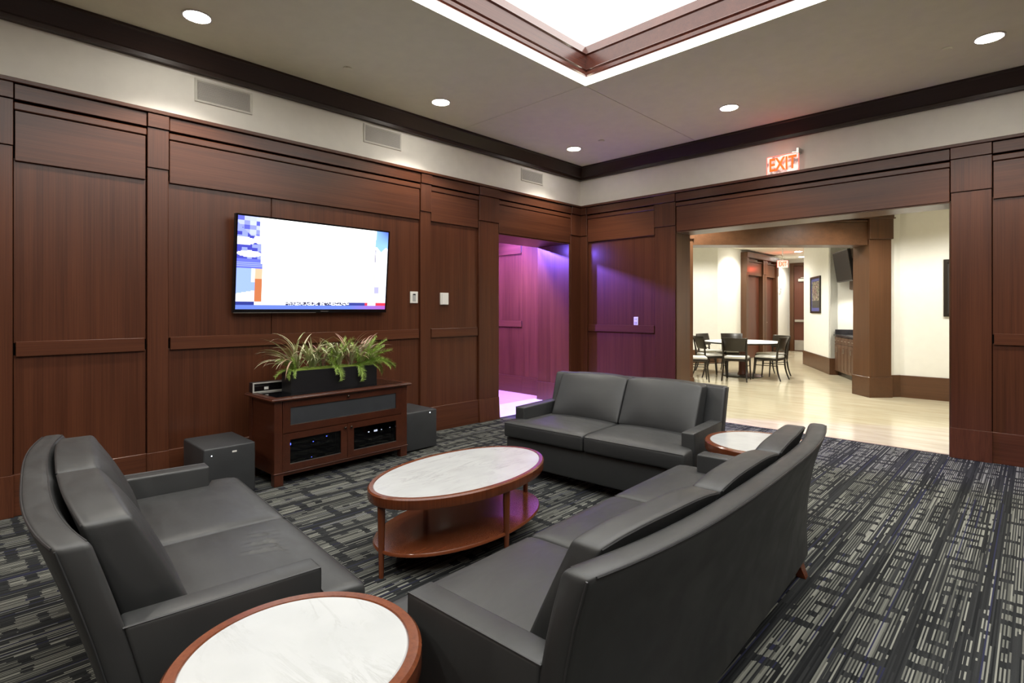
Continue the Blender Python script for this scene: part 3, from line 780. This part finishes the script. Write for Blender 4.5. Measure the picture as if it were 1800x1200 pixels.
fern(.24, -.05, 'trailing fern over the front right of the planter', [(2, -.4, -.6, 1.1), (2, -2.2, -.5, 1.0), (2, 1.4, -.6, 1.1), (1, -1.5, .5, 1.1), (0, -.9, .1, 1.0), (1, -1.8, .3, .85), (2, -1.2, -.3, 1.1)])
fern(.36, -.02, 'large light green fern fanning past the right end of the planter', [(2, -.3, -.55, 1.3), (2, 1.0, -.5, 1.2), (2, -1.3, -.4, 1.2), (2, .1, -.8, 1.25), (0, -1.2, 0, 1.2), (0, -.2, .1, 1.25), (0, -.6, 0, 1.15), (1, 0.1, .1, 1.2), (2, .3, -.3, 1.2), (2, -.8, -.2, 1.2), (0, .5, -.2, 1.1)])

# ------------------------------------------------------------------ sofas
def make_sofa(label, n, W, loc, rz, group, flare=False, creases=()):
    """local +y is the front; y = 0 is the front edge of the seat"""
    t = thing('sofa', label, 'sofa', loc, rz, group)
    H2 = W / 2; AW = .098; BT = .085; ZB = .828
    def bow(x): return .095 * (W / 2.235) * (1 - min(1, abs(x / H2)) ** 3.0)
    def yb(x, z):
        h = max(0, (z - .1) / .73)
        base = .668 - .075 * h + .162 * h * h if flare else .615 + .168 * h ** 1.35
        return -base - bow(x) * (.25 + .75 * min(1, h))
    # base, arms, back
    obj('base', rbox_bm(W - .012, .62, .235, .015, 4, 2, 1, lambda x, y, z: (x, y - .345, z + .2075)), LEATHER, t, True)
    for s in (-1, 1):
        ya = -.165; yb_ = -.735
        def fa(x, y, z):
            u = (y + .5)            # 0 back .. 1 front
            zz = .10 + (z + .5) * .465
            yback = yb(s * H2, zz) - .01
            return (x * AW + s * (H2 - AW / 2), yback + u * (ya - yback), zz + (.006 * (1 - u) if z > 0 else 0))
        # work in a unit block with scaled rounding
        bm = rbox_bm(AW, .58, .465, .012, 1, 4, 3, None)
        for v in bm.verts: v.co = Vector(fa(v.co.x / AW, v.co.y / .58, v.co.z / .465))
        arm = obj('arm', bm, LEATHER, t, True)
        xo = s * (H2 - .003); xi = s * (H2 - AW + .003)
        pts = [(xo, yb(s * H2, .56) - .012, .5695), (xo, -.171, .563), (xo, -.167, .11)]
        obj('piping', tube_bm(pts, .0032, 5), PIPING, arm, True)
    bm = rbox_bm(W, BT, ZB - .1, .023, 18, 1, 8)
    for v in bm.verts:
        x, y, z = v.co; zz = z + (ZB + .1) / 2
        v.co = Vector((x, yb(x, zz) - BT / 2 + y, zz))
    bk = obj('back', bm, LEATHER, t, True)
    for off in (0.004, -BT - .001):
        pts = [(H2 * q, yb(H2 * q, ZB) + (-.0064 if off > 0 else -BT + .0064), ZB - .0064) for q in [(i / 12 - 1) * .975 for i in range(25)]]
        if off < 0:
            for s in (-1, 1):
                side = [(s * (H2 - .003), yb(s * H2, z) - BT + .006, z) for z in (ZB - .01, .7, .55, .4, .25, .12)]
                obj('piping', tube_bm(side, .0032, 5), PIPING, bk, True)
        obj('piping', tube_bm(pts, .0034, 5), PIPING, bk, True)
    # seat cushions: the outer ones wrap in front of the arms
    edges = [-H2] + [-H2 + AW + (W - 2 * AW) * i / n for i in range(1, n)] + [H2]
    for i in range(n):
        x0, x1 = edges[i] + .002, edges[i + 1] - .002
        first, last = i == 0, i == n - 1
        wdt, dep, th = x1 - x0, .66, .135
        fine = bool(creases) and last
        bm = rbox_bm(wdt, dep, th, .024, 60 if fine else 14, 48 if fine else 16, 2)
        for v in bm.verts:
            x, y, z = v.co; u = x / wdt + .5; yy = y - dep / 2; X = x0 + u * wdt; Z = z + .395
            if yy < -.158:
                lo = x0 + (AW + .001 if first else 0); hi = x1 - (AW + .001 if last else 0)
                X = lo + u * (hi - lo)
            vv = -yy / dep
            cr = (1 - abs(2 * u - 1) ** 3) * (1 - abs(2 * vv - 1) ** 3)
            Z += .020 * cr if z > 0 else 0
            if fine and z > 0:
                for (ax, ay, bx, by, amp) in creases:
                    L2 = (bx - ax) ** 2 + (by - ay) ** 2; q = ((X - ax) * (bx - ax) + (yy - ay) * (by - ay)) / L2
                    if 0 < q < 1:
                        px, py = ax + q * (bx - ax), ay + q * (by - ay); d2 = math.hypot(X - px, yy - py)
                        Z += amp * math.sin(q * PI) * (math.exp(-(d2 / .010) ** 2) - .8 * math.exp(-((d2 - .018) / .010) ** 2))
            if vv < .12 and z > 0: Z -= .012 * (1 - vv / .12) ** 2
            v.co = Vector((X, yy, Z))
        cu = obj('seat_cushion', bm, LEATHER, t, True)
        obj('piping', tube_bm([(x0 + .012, -.0055, .4455), (x0 + wdt * .5, -.0055, .4455), (x1 - .012, -.0055, .4455)], .0034, 5), PIPING, cu, True)
    # back cushions
    cx0, cx1 = -H2 + AW + .045, H2 - AW - .045
    for i in range(n):
        x0 = cx0 + (cx1 - cx0) * i / n + .003; x1 = cx0 + (cx1 - cx0) * (i + 1) / n - .003; wdt = x1 - x0
        bm = rbox_bm(wdt, .2, .40, .020, 12, 5, 10)
        for v in bm.verts:
            x, y, z = v.co; X = x0 + wdt / 2 + x; h = z / .40 + .5; zz = .462 + h * .365
            u = x / wdt + .5
            yback = yb(X, zz) + .012; yfront = -.475 - .180 * h - bow(X) * .8
            k = y / .2 + .5
            bul = (1 - abs(2 * u - 1) ** 2.5) * (1 - abs(2 * h - 1) ** 2.5)
            Y = yback + (yfront - yback) * k + .035 * bul * k
            zz += .022 * (1 - abs(2 * u - 1) ** 3) * h
            v.co = Vector((X, Y, zz))
        cu = obj('back_cushion', bm, LEATHER, t, True)
        zt = .462 + .365
        for kk in (.97, .05):
            pts = []
            for q in [j / 8 for j in range(9)]:
                X = x0 + .010 + (wdt - .02) * q
                pts.append((X, (yb(X, zt) + .012) * (1 - kk) + (-.475 - .180 - bow(X) * .8) * kk, zt + .020 * (1 - abs(2 * q - 1) ** 3) - .005))
            obj('piping', tube_bm(pts, .0028, 5), PIPING, cu, True)
    for sx in (-1, 1):
        for yy, dy in ((-.09, .01), (-.675, -.06)):
            bm = bmesh.new(); x = sx * (H2 - .055)
            bm_box(bm, -.040, .040, -.040, .040, 0, .112, .003)
            for v in bm.verts:
                h = v.co.z / .112; k = .55 + .45 * h
                v.co = Vector((x + v.co.x * k + sx * .0 * (1 - h), yy + v.co.y * k + dy * (1 - h), v.co.z))
            obj('leg', bm, TABW, t)
    return t
CREASES = ((.170, -.225, .210, -.095, .005), (.268, -.270, .300, -.100, .006), (.343, -.300, .390, -.112, .006))
make_sofa('black leather two-seat sofa at left, seen from beside its arm', 2, 1.66, (2.57, -5.705, 0), math.radians(-4.2), 'black leather sofas around the coffee table', creases=CREASES)
make_sofa('black leather two-seat sofa facing the viewer, in front of the wide opening', 2, 1.645, (2.595, -3.415, 0), PI + math.radians(3.4), 'black leather sofas around the coffee table')
make_sofa('long black leather three-seat sofa in the foreground, its back to the viewer', 3, 2.235, (3.523, -4.715, 0), PI / 2 + math.radians(2.0), 'black leather sofas around the coffee table', flare=True)

# ------------------------------------------------------------------ tables
def oval_top(t, a, b, z0, z1, rim):
    r = obj('rim', lathe_bm([(0, z0), (0.002, z0 + .004), (.002, z1 - .008), (-.006, z1), (-rim + .003, z1), (-rim, z1 - .004), (-rim, z0 + .012), (-rim + .004, z0)], 96, a, b, loop=True), TABW, t, True)
    obj('underside', lathe_bm([(-rim + .001, z0 + .012), (-rim + .001, z0 + .02)], 64, a, b), TABW, t)
    obj('marble_top', lathe_bm([(-rim, z1 - .03), (-rim, z1 - .004), (-rim - .003, z1 - .0015)], 96, a, b), MARBLE, t, True)
def tleg(t, x, y, z1, r0=.0135, r1=.022):
    bm = bmesh.new(); lathe_bm([(r0, 0), (r0 + (r1 - r0) * .5, z1 * .5), (r1, z1)], 14, 0, 0, bm=bm, center=(x, y, 0)); obj('leg', bm, TABW, t, True)
ct = thing('coffee_table', 'oval coffee table with white marble top and cherry wood lower shelf', 'coffee table', (2.566, -4.60, 0), math.radians(-86.3))
oval_top(ct, .645, .387, .392, .45, .030)
for x, y in ((.612, 0), (-.612, 0), (0, .356), (0, -.356)): tleg(ct, x, y, .395)
obj('shelf', lathe_bm([(-.008, .128), (0, .134), (0, .142), (-.006, .15)], 96, .618, .362), wood('shelf_wood', 0, (.125, .032, .012), (.165, .045, .016), .16, fine=60, coat=.5, bump=0), ct, True)
def end_table(label, x, y, r, h):
    t = thing('end_table', label, 'side table', (x, y, 0), 0, 'round marble end tables')
    oval_top(t, r, r, h - .062, h, .034)
    for k in range(4): tleg(t, (r - .085) * math.cos(k * PI / 2 + .77), (r - .085) * math.sin(k * PI / 2 + .77), h - .06)
    obj('shelf', lathe_bm([(-.008, .148), (0, .153), (0, .162), (-.005, .168)], 64, r - .07, r - .07), TABW, t, True)
end_table('round marble end table in the foreground between two sofas, cut by the bottom edge', 3.752, -6.176, .311, .546)
end_table('small round marble end table in the far corner between two sofas', 3.79, -3.06, .338, .552)

# ------------------------------------------------------------------ vestibule behind the left doorway
bm = bmesh.new(); bm_box(bm, -3.6, -.62, -.02, .34, 0, 3.1)
VB_ = setp(obj('wall_vestibule_side', bm, PLASTER), kind='structure')
vb = Wall(VB_, (1, 0, 0), (0, -1, 0)); vb.off = Vector((0, -.02, 0))
vb.box('pilaster', -1.20, -.66, Z_BASE, 3.0, 0, .03, W_Z)
vb.box('panel', -3.6, -1.21, 1.24, 2.42, 0, .012, W_Z); vb.box('panel', -3.6, -1.21, .25, 1.16, 0, .012, W_Z)
vb.box('header', -3.6, -1.225, 2.395, 2.80, 0, .036, W_X); vb.box('chair_rail', -3.6, -1.215, 1.135, 1.24, 0, .034, W_X)
vb.box('baseboard', -3.6, -1.203, 0, Z_BASE, 0, .034, W_X); vb.box('plinth', -1.20, -.64, 0, Z_BASE, 0, .04, W_X)
setp(box('wall_vestibule_far', -3.7, -3.6, -3.0, .34, 0, 3.1, W_Z, bev=0), kind='structure')
setp(box('wall_vestibule_near', -3.6, -.62, -3.0, -2.9, 0, 3.1, W_Z, bev=0), kind='structure')
setp(box('ceiling', -3.7, -.62, -3.0, .34, 3.1, 3.16, HALLCEIL, bev=0), kind='structure')

# ------------------------------------------------------------------ hall beyond the wide opening
HC = 3.16
setp(box('ceiling', -7, 9.5, .36, 17, HC, HC + .1, HALLCEIL, bev=0), kind='structure')
def hall_wall(name, p0, p1, base=True, th=.12, z1=HC, mat=None):
    a, b = Vector((*p0, 0)), Vector((*p1, 0)); d = (b - a); L_ = d.length; d.normalize(); n = Vector((d.y, -d.x, 0))   # n: right-hand side looking along
    bm = bmesh.new(); bm_box(bm, 0, L_, -th, 0, 0, z1, 0, lambda x, y, z: a + d * x + n * y + Vector((0, 0, z)))
    o = setp(obj(name, bm, mat or HALLWALL), kind='structure')
    if base:
        bm = bmesh.new(); bm_box(bm, -.01, L_ + .01, 0, .022, 0, .36, .003, lambda x, y, z: a + d * x + n * y + Vector((0, 0, z)))
        obj('baseboard', bm, HALLWX, o)
    return o, a, d, n
# white wall parallel to the back wall, right of the diagonal column
hall_wall('wall_hall_right', (3.375, 3.875), (3.51, 4.015)); hall_wall('wall_hall_right', (3.51, 4.015), (9.4, 4.04))
setp(box('wall_hall_end', 9.4, 9.5, .36, 4.2, 0, HC, HALLWALL, bev=0), kind='structure')
# left side of the dining hall
hall_wall('wall_hall_left', (-5.2, 3.2), (-1.0, 7.40)); hall_wall('wall_hall_left', (-1.0, 7.40), (-1.0, 8.93))
hall_wall('wall_hall_left', (-1.0, 11.62), (-1.09, 13.5)); hall_wall('wall_hall_left', (-1.0, 8.93), (-1.0, 11.62), base=False)
hall_wall('wall_hall_far', (-1.2, 13.5), (2.5, 13.5))
setp(box('wall_hall_west', -5.3, -5.2, .36, 3.3, 0, HC, HALLWALL, bev=0), kind='structure')
setp(box('wall_lobby_left', -5.2, -.7, .36, .40, 0, HC, HALLWALL, bev=0), kind='structure')
# wall with the picture, running away from the niche
PWa, PWb = Vector((1.863, 6.634, 0)), Vector((.707, 8.817, 0))
pw_d = (PWa - PWb).normalized(); pw_n = Vector((pw_d.y, -pw_d.x, 0))      # from far to near; n faces the room (left)
if pw_n.x > 0: pw_n = -pw_n
def pw(s, n, z): return PWa + pw_d * s + pw_n * n + Vector((0, 0, z))     # s > 0: towards the viewer, into the niche
bm = bmesh.new(); bm_box(bm, -2.47, 0, -.14, 0, 0, HC, 0, pw); PWO = setp(obj('wall_hall_picture', bm, HALLWALL), kind='structure')
bm = bmesh.new(); bm_box(bm, -2.48, .012, 0, .024, 0, .36, .003, pw); obj('baseboard', bm, HALLWX, PWO)
bm = bmesh.new(); bm_box(bm, -.001, .024, -.66, .0, 0, .36, .003, pw); obj('baseboard', bm, HALLWX, PWO)
bm = bmesh.new(); bm_box(bm, -.14, 0, -.66, -.0, 0, HC, 0, pw); setp(obj('wall_niche_side', bm, HALLWALL), kind='structure')
bm = bmesh.new(); bm_box(bm, -.14, 1.97, -.76, -.66, 0, HC, 0, pw); setp(obj('wall_niche_back', bm, HALLWALL), kind='structure')
o_, a_, d_, n_ = hall_wall('wall_hall_return', (.84, 8.84), (3.1, 13.5), base=False)

# diagonal portal: column, post and beam
Rv = Vector((.7168, .6973, 0)); Fv = Vector((-.6973, .7168, 0)); C0 = Vector((3.167, 3.562, 0))
def pt(a, b, z): return C0 + Rv * a + Fv * b + Vector((0, 0, z))          # a: right, b: away
portal = thing('timber_portal', 'brown timber portal frame standing diagonally across the hall entrance', 'portal')
def pbox(name, a0, a1, b0, b1, z0, z1, m, bev=.003):
    bm = bmesh.new(); bm_box(bm, a0, a1, b0, b1, z0, z1, bev, pt); return obj(name, bm, m, portal)
for nm, a0, a1 in (('column', .012, .37), ('column', -3.3, -2.865)):
    pbox(nm, a0, a1, .012, .44, .33, 2.585, HALLW)
    pbox('capital', a0 - .014, a1 + .014, -.022, .45, 2.585, 2.915, HALLW)
    pbox('plinth', a0 - .012, a1 + .012, -.002, .45, 0, .33, HALLWX)
    pbox('frieze_block', a0 - .02, a1 + .02, -.032, .45, 2.935, 3.15, HALLWX)
pbox('beam', -2.862, .0, .035, .43, 2.492, 2.86, HALLWX); pbox('fillet', -2.85, -.002, .028, .44, 2.865, 2.905, HALLWX, .006)
pbox('frieze', -2.85, -.01, .02, .44, 2.935, 3.15, HALLWX); pbox('cap_strip', -3.34, .41, -.04, .45, 2.915, 2.932, HALLWX)

# pictures
def frame_pic(label, place, w_, h_, fw, art):
    t = thing('framed_picture', label, 'picture')
    bm = bmesh.new()
    O = [(-w_ / 2, 0), (w_ / 2, 0), (w_ / 2, h_), (-w_ / 2, h_)]; I = [(-w_ / 2 + fw, fw), (w_ / 2 - fw, fw), (w_ / 2 - fw, h_ - fw), (-w_ / 2 + fw, h_ - fw)]
    A = [[bm.verts.new(place(s, n, z)) for s, z in L_] for L_, n in ((O, .001), (O, .03), (I, .034), (I, .012))]
    for k in range(3):
        for i in range(4): bm.faces.new((A[k][i], A[k][(i + 1) % 4], A[k + 1][(i + 1) % 4], A[k + 1][i]))
    obj('frame', bm, ESPR, t)
    for nm, m, s0, s1, z0, z1, n in art:
        bm = bmesh.new(); bm_box(bm, s0, s1, n - .002, n, z0, z1, 0, place); obj(nm, bm, m, t)
    return t
MAT_BLUE = plain('violet_mat_board', (.085, .085, .27), .7, var=.1)
def collage():
    k = NT('photo_collage'); v, _ = k.coords()
    vo = k.n('ShaderNodeTexVoronoi'); k.l(k.mapping(v, (13, 13, 11)), vo.inputs['Vector']); vo.inputs['Scale'].default_value = 1.0
    c = k.ramp(k.noise(v, 24, 3), [(.38, (.02, .018, .015)), (.5, (.20, .16, .11)), (.64, (.55, .48, .36))])
    k.l(k.mix(.35, c, vo.outputs['Color'], 'MULTIPLY'), k.b.inputs['Base Color']); return k.m
COLL = collage(); DGREY = plain('dark_mat_board', (.05, .045, .04), .7)
s_mid = -1.03 - .2
frame_pic('framed photo collage with violet mat on the white hall wall', lambda s, n, z: pw(s_mid + s, n, 1.35 + z), .92, .885, .045,
          [('mat_board', MAT_BLUE, -.415, .415, .045, .84, .006), ('dark_panel', DGREY, -.33, .33, .13, .77, .009), ('photo_collage', COLL, -.32, .32, .30, .76, .012)])
frame_pic('dark wooden picture frame cut off by the right pilaster', lambda s, n, z: Vector((4.55 + s, 4.015 - n, 1.325 + z)), .95, .895, .05,
          [('mat_board', DGREY, -.43, .43, .05, .845, .006)])

# niche: base cabinets, counter, wall cabinet, television
def nb(parent, name, s0, s1, n0, n1, z0, z1, m, bev=.002):
    bm = bmesh.new(); bm_box(bm, s0, s1, n0, n1, z0, z1, bev, pw); return obj(name, bm, m, parent)
labs = ['brown base cabinet at the far left end under the dark counter', 'brown base cabinet second from the wall under the dark counter', 'brown base cabinet beside the diagonal column, partly hidden', 'brown base cabinet behind the diagonal column']
for i in range(4):
    s0 = .05 + i * .46; s1 = s0 + .458
    c = thing('base_cabinet', labs[i], 'cabinet', (0, 0, 0), 0, 'base cabinets in the niche')
    nb(c, 'body', s0, s1, -.62, -.09, .10, .855, CABW); nb(c, 'toe_kick', s0, s1, -.60, -.14, 0, .10, ESPR)
    for a, b in ((s0 + .006, s0 + .226), (s0 + .232, s1 - .006)):
        dr = nb(c, 'drawer', a, b, -.09, -.068, .70, .845, CABW); nb(dr, 'handle', (a + b) / 2 - .05, (a + b) / 2 + .05, -.052, -.044, .768, .777, STEEL)
        dv = nb(c, 'door', a, b, -.09, -.068, .115, .69, CABW); nb(dv, 'door_panel', a + .05, b - .05, -.069, -.064, .17, .635, CABW, .004)
        hx = b - .03 if a < s0 + .1 else a + .03
        nb(dv, 'handle', hx - .005, hx + .005, -.046, -.038, .52, .62, STEEL)
ctp = thing('counter', 'dark granite counter with backsplash on the brown base cabinets', 'counter')
nb(ctp, 'slab', .03, 1.95, -.66, -.05, .856, .895, GRANITE); nb(ctp, 'backsplash', .03, 1.95, -.66, -.635, .896, 1.0, GRANITE); nb(ctp, 'side_splash', .026, .05, -.635, -.08, .896, 1.0, GRANITE)
wc = thing('wall_cabinet', 'brown wall cabinet hanging in the niche behind the small television', 'cabinet')
nb(wc, 'body', .10, 1.9, -.66, -.36, 1.86, 2.75, CABW)
for i in range(4): nb(wc, 'door', .105 + i * .45, .545 + i * .45, -.36, -.338, 1.87, 2.74, CABW)
tv2 = thing('television', 'small dark television tilted down in the hall niche', 'television')
def tvp(s, n, z): return pw(s, n - .10 + .09 * (z - 2.02) / .62, z)
def tb(name, s0, s1, n0, n1, z0, z1, m):
    bm = bmesh.new(); bm_box(bm, s0, s1, n0, n1, z0, z1, .003, tvp); obj(name, bm, m, tv2)
tb('housing', .10, 1.16, -.05, .0, 2.02, 2.66, BLACKP); tb('screen', .115, 1.145, 0, .003, 2.04, 2.64, plain('dark_screen', (.014, .009, .006), .5, spec=.12)); tb('bezel', 1.145, 1.16, 0, .006, 2.02, 2.66, BLACKGLOSS)
nb(tv2, 'wall_mount', .4, .7, -.337, -.135, 2.2, 2.5, BLACKP)
spot(pw(.5, -.42, 1.85), 30, 150, (1, .95, .84), radius=.05); spot(pw(1.3, -.42, 1.85), 30, 150, (1, .95, .84), radius=.05)

# panelled double doorway on the left hall wall
def dw(s, n, z): return Vector((-.997 + n, s, z))
for di, (s0, s1, lab) in enumerate(((8.96, 10.42, 'nearer of two tall brown timber doorways in the dining hall'), (10.44, 11.60, 'farther tall brown timber doorway with silver lever, lit red at its top'))):
    t = thing('timber_doorway', lab, 'doorway', (0, 0, 0), 0, 'timber doorways in the dining hall')
    def db(nm, a, b, n0, n1, z0, z1, m, par=None, bev=.003):
        bm = bmesh.new(); bm_box(bm, a, b, n0, n1, z0, z1, bev, dw); return obj(nm, bm, m, par or t)
    db('post', s0, s0 + .16, 0, .16, 0, 3.0, HALLW); db('post', s1 - .16, s1, 0, .16, 0, 3.0, HALLW)
    db('capital', s0 - .004, s0 + .17, 0, .18, 2.50, 2.92, HALLW); db('capital', s1 - .17, s1 + .004, 0, .18, 2.50, 2.92, HALLW)
    db('header', s0 + .17, s1 - .17, 0, .13, 2.44, 2.82, HALLW); db('fillet', s0 + .17, s1 - .17, 0, .15, 2.83, 2.87, HALLW)
    db('cornice', s0 - .01, s1 + .01, 0, .2, 2.94, 3.09, HALLW)
    lf = db('door_leaf', s0 + .165, s1 - .165, .01, .05, .01, 2.435, DOORW)
    if di:
        db('lever', s0 + .24, s0 + .36, .09, .105, 1.03, 1.05, STEEL, lf); db('rosette', s0 + .22, s0 + .27, .05, .1, 1.015, 1.065, STEEL, lf)
exit_sign((-.02, 9.45, 2.62), .78, 'red and white EXIT sign with arrow hanging from the dining hall ceiling', True, .30, .2)
t2 = [o for o in bpy.data.objects if o.name.startswith('exit_sign')][-1]
box('stem', -.01, .01, -.006, .006, .2, .54, WHITEP, t2, bev=0)
d = bpy.data.lights.new('exit_glow', 'POINT'); d.energy = 5; d.color = (1, .12, .06); d.shadow_soft_size = .08
o = bpy.data.objects.new('exit_glow', d); o.location = (-.4, 10.6, 2.7); COL.objects.link(o)

# exit door at the far end
ed = thing('exit_door', 'brown hall door with steel push bar, closer and kick plate at the far end', 'door', (-.09, 13.5, 0))
box('frame', -.96, -.83, -.06, 0, 0, 3.05, HALLW, ed); box('frame_head', -.83, .3, -.06, 0, 2.95, 3.05, HALLW, ed)
dl = box('door_leaf', -.825, .2, -.035, 0, .01, 2.945, DOORW, ed)
box('push_bar', -.79, .12, -.11, -.07, 1.01, 1.09, STEEL, dl, bev=.01); box('kick_plate', -.81, .18, -.04, -.035, .03, .38, KICK, dl, bev=.001)
box('door_closer', -.68, -.25, -.10, -.035, 2.40, 2.50, STEEL, dl, bev=.006); box('closer_arm', -.60, -.30, -.09, -.07, 2.52, 2.545, STEEL, dl, bev=.003)

# fire alarm strobes on the hall walls
for loc, rz, lab in (((-1.62, 6.775, 1.93), PI / 4, 'white alarm strobe on the bright wall left of the dining table'), ((-1.03, 12.35, 2.07), PI / 2, 'white and grey alarm strobe left of the far exit door')):
    t = thing('alarm_strobe', lab, 'alarm', loc, rz, 'alarm strobes in the dining hall')
    box('back_box', -.06, .06, -.03, 0, -.11, .11, WHITEP, t, bev=.006); box('horn_grille', -.04, .04, -.034, -.03, -.09, -.01, GREYP, t, bev=.003); box('lens', -.035, .035, -.055, -.03, .02, .08, VENTM, t, bev=.01)
for (x, y), lab in zip([(-.35, 8.2), (.05, 10.6), (-.35, 12.4)], ['round downlight in the hall ceiling above the doorways', 'round downlight in the hall ceiling right of the hanging exit sign', 'round downlight farthest back in the hall ceiling']):
    can_light(x, y, HC, lab, 'downlights in the dining hall ceiling', .1)

# ------------------------------------------------------------------ dining table and chairs
TC = Vector((.53, 5.13, 0))
dt = thing('dining_table', 'round white dining table on a dark pedestal in the hall', 'table', TC)
obj('tabletop', lathe_bm([(-.02, .715), (0, .722), (0, .742), (-.004, .745)], 64, .79, .79), SEATW, dt, True)
obj('edge_band', lathe_bm([(.001, .712), (.004, .715), (.004, .738), (.001, .74)], 64, .79, .79, loop=True), ESPR, dt, True)
obj('pedestal', lathe_bm([(.11, .02), (.08, .10), (.075, .6), (.14, .715)], 24, 0, 0), DOORW, dt, True)
obj('base_plate', lathe_bm([(.42, 0), (.42, .012), (.40, .022), (.12, .03)], 48, 0, 0), ESPR, dt, True)
def make_chair():
    t = thing('dining_chair', '', 'chair')
    W2, D2 = .235, .23          # front is +y
    def leg(p0, p1, p2, r0, r1):
        bm = bmesh.new(); P = [Vector(p0), Vector(p1), Vector(p2)]; pts = []
        for i in range(7):
            q = i / 6; pts.append(P[0] * (1 - q) ** 2 + P[1] * 2 * q * (1 - q) + P[2] * q ** 2)
        return tube_bm(pts, r0, 6, radii=[r0 + (r1 - r0) * i / 6 for i in range(7)])
    for s in (-1, 1):
        obj('leg', leg((s * .225, D2 + .02, 0), (s * .22, D2 - .01, .25), (s * .215, D2 - .02, .45), .012, .021), ESPR, t, True)
        bm = leg((s * .235, -D2 - .07, 0), (s * .215, -D2 + .03, .22), (s * .215, -D2 + .01, .46), .013, .022)
        tube_bm([(s * .215, -D2 + .01, .44), (s * .220, -D2 - .005, .6), (s * .232, -D2 - .055, .84)], .016, 6, bm=bm, radii=[.021, .018, .012])
        obj('leg', bm, ESPR, t, True)
        obj('stretcher', tube_bm([(s * .22, D2 - .01, .30), (s * .216, -D2 + .0, .30)], .009, 6), ESPR, t, True)
    obj('seat_frame', rbox_bm(.46, .46, .05, .01, 1, 1, 1, lambda x, y, z: (x, y, z + .425)), ESPR, t, True)
    obj('seat', rbox_bm(.43, .44, .05, .02, 6, 6, 1, lambda x, y, z: (x, y, z + .468 + (.012 * (1 - (x / .215) ** 2) * (1 - (y / .22) ** 2) if z > 0 else 0))), SEATW, t, True)
    obj('backrest', rbox_bm(.47, .018, .27, .008, 10, 1, 4, lambda x, y, z: (x * (1 + .06 * (z / .135)), y - D2 - .035 - .045 * (1 - (x / .235) ** 2) - .045 * (z / .135) + .03, z + .735)), ESPR, t, True)
    obj('lower_rail', tube_bm([(-.215, -D2 + .0, .53), (0, -D2 - .03, .53), (.215, -D2 + .0, .53)], .010, 6), ESPR, t, True)
    return t
ch0 = make_chair()
CH = [((.74, 4.28), 12, 'dark dining chair with its back to the lounge, at the front of the table'),
      ((1.17, 4.90), 88, 'dark dining chair nearest at the right side of the table, turned sideways'),
      ((.96, 5.62), 150, 'dark dining chair at the far right of the table'),
      ((.06, 5.86), 215, 'dark dining chair behind the table, facing the lounge'),
      ((-.30, 5.50), 262, 'dark dining chair at the far left of the table'),
      ((.07, 4.55), -40, 'dark dining chair at the left of the table, half behind the front chair'),
      ((.16, 3.62), -60, 'dark dining chair nearest the left post, standing clear of the table')]
for i, ((x, y), deg, lab) in enumerate(CH):
    c = ch0 if i == 0 else copy_tree(ch0)
    c.location = (x, y, 0); c.rotation_euler = (0, 0, math.radians(deg)); c['label'] = lab; c['group'] = 'dining chairs around the round table'
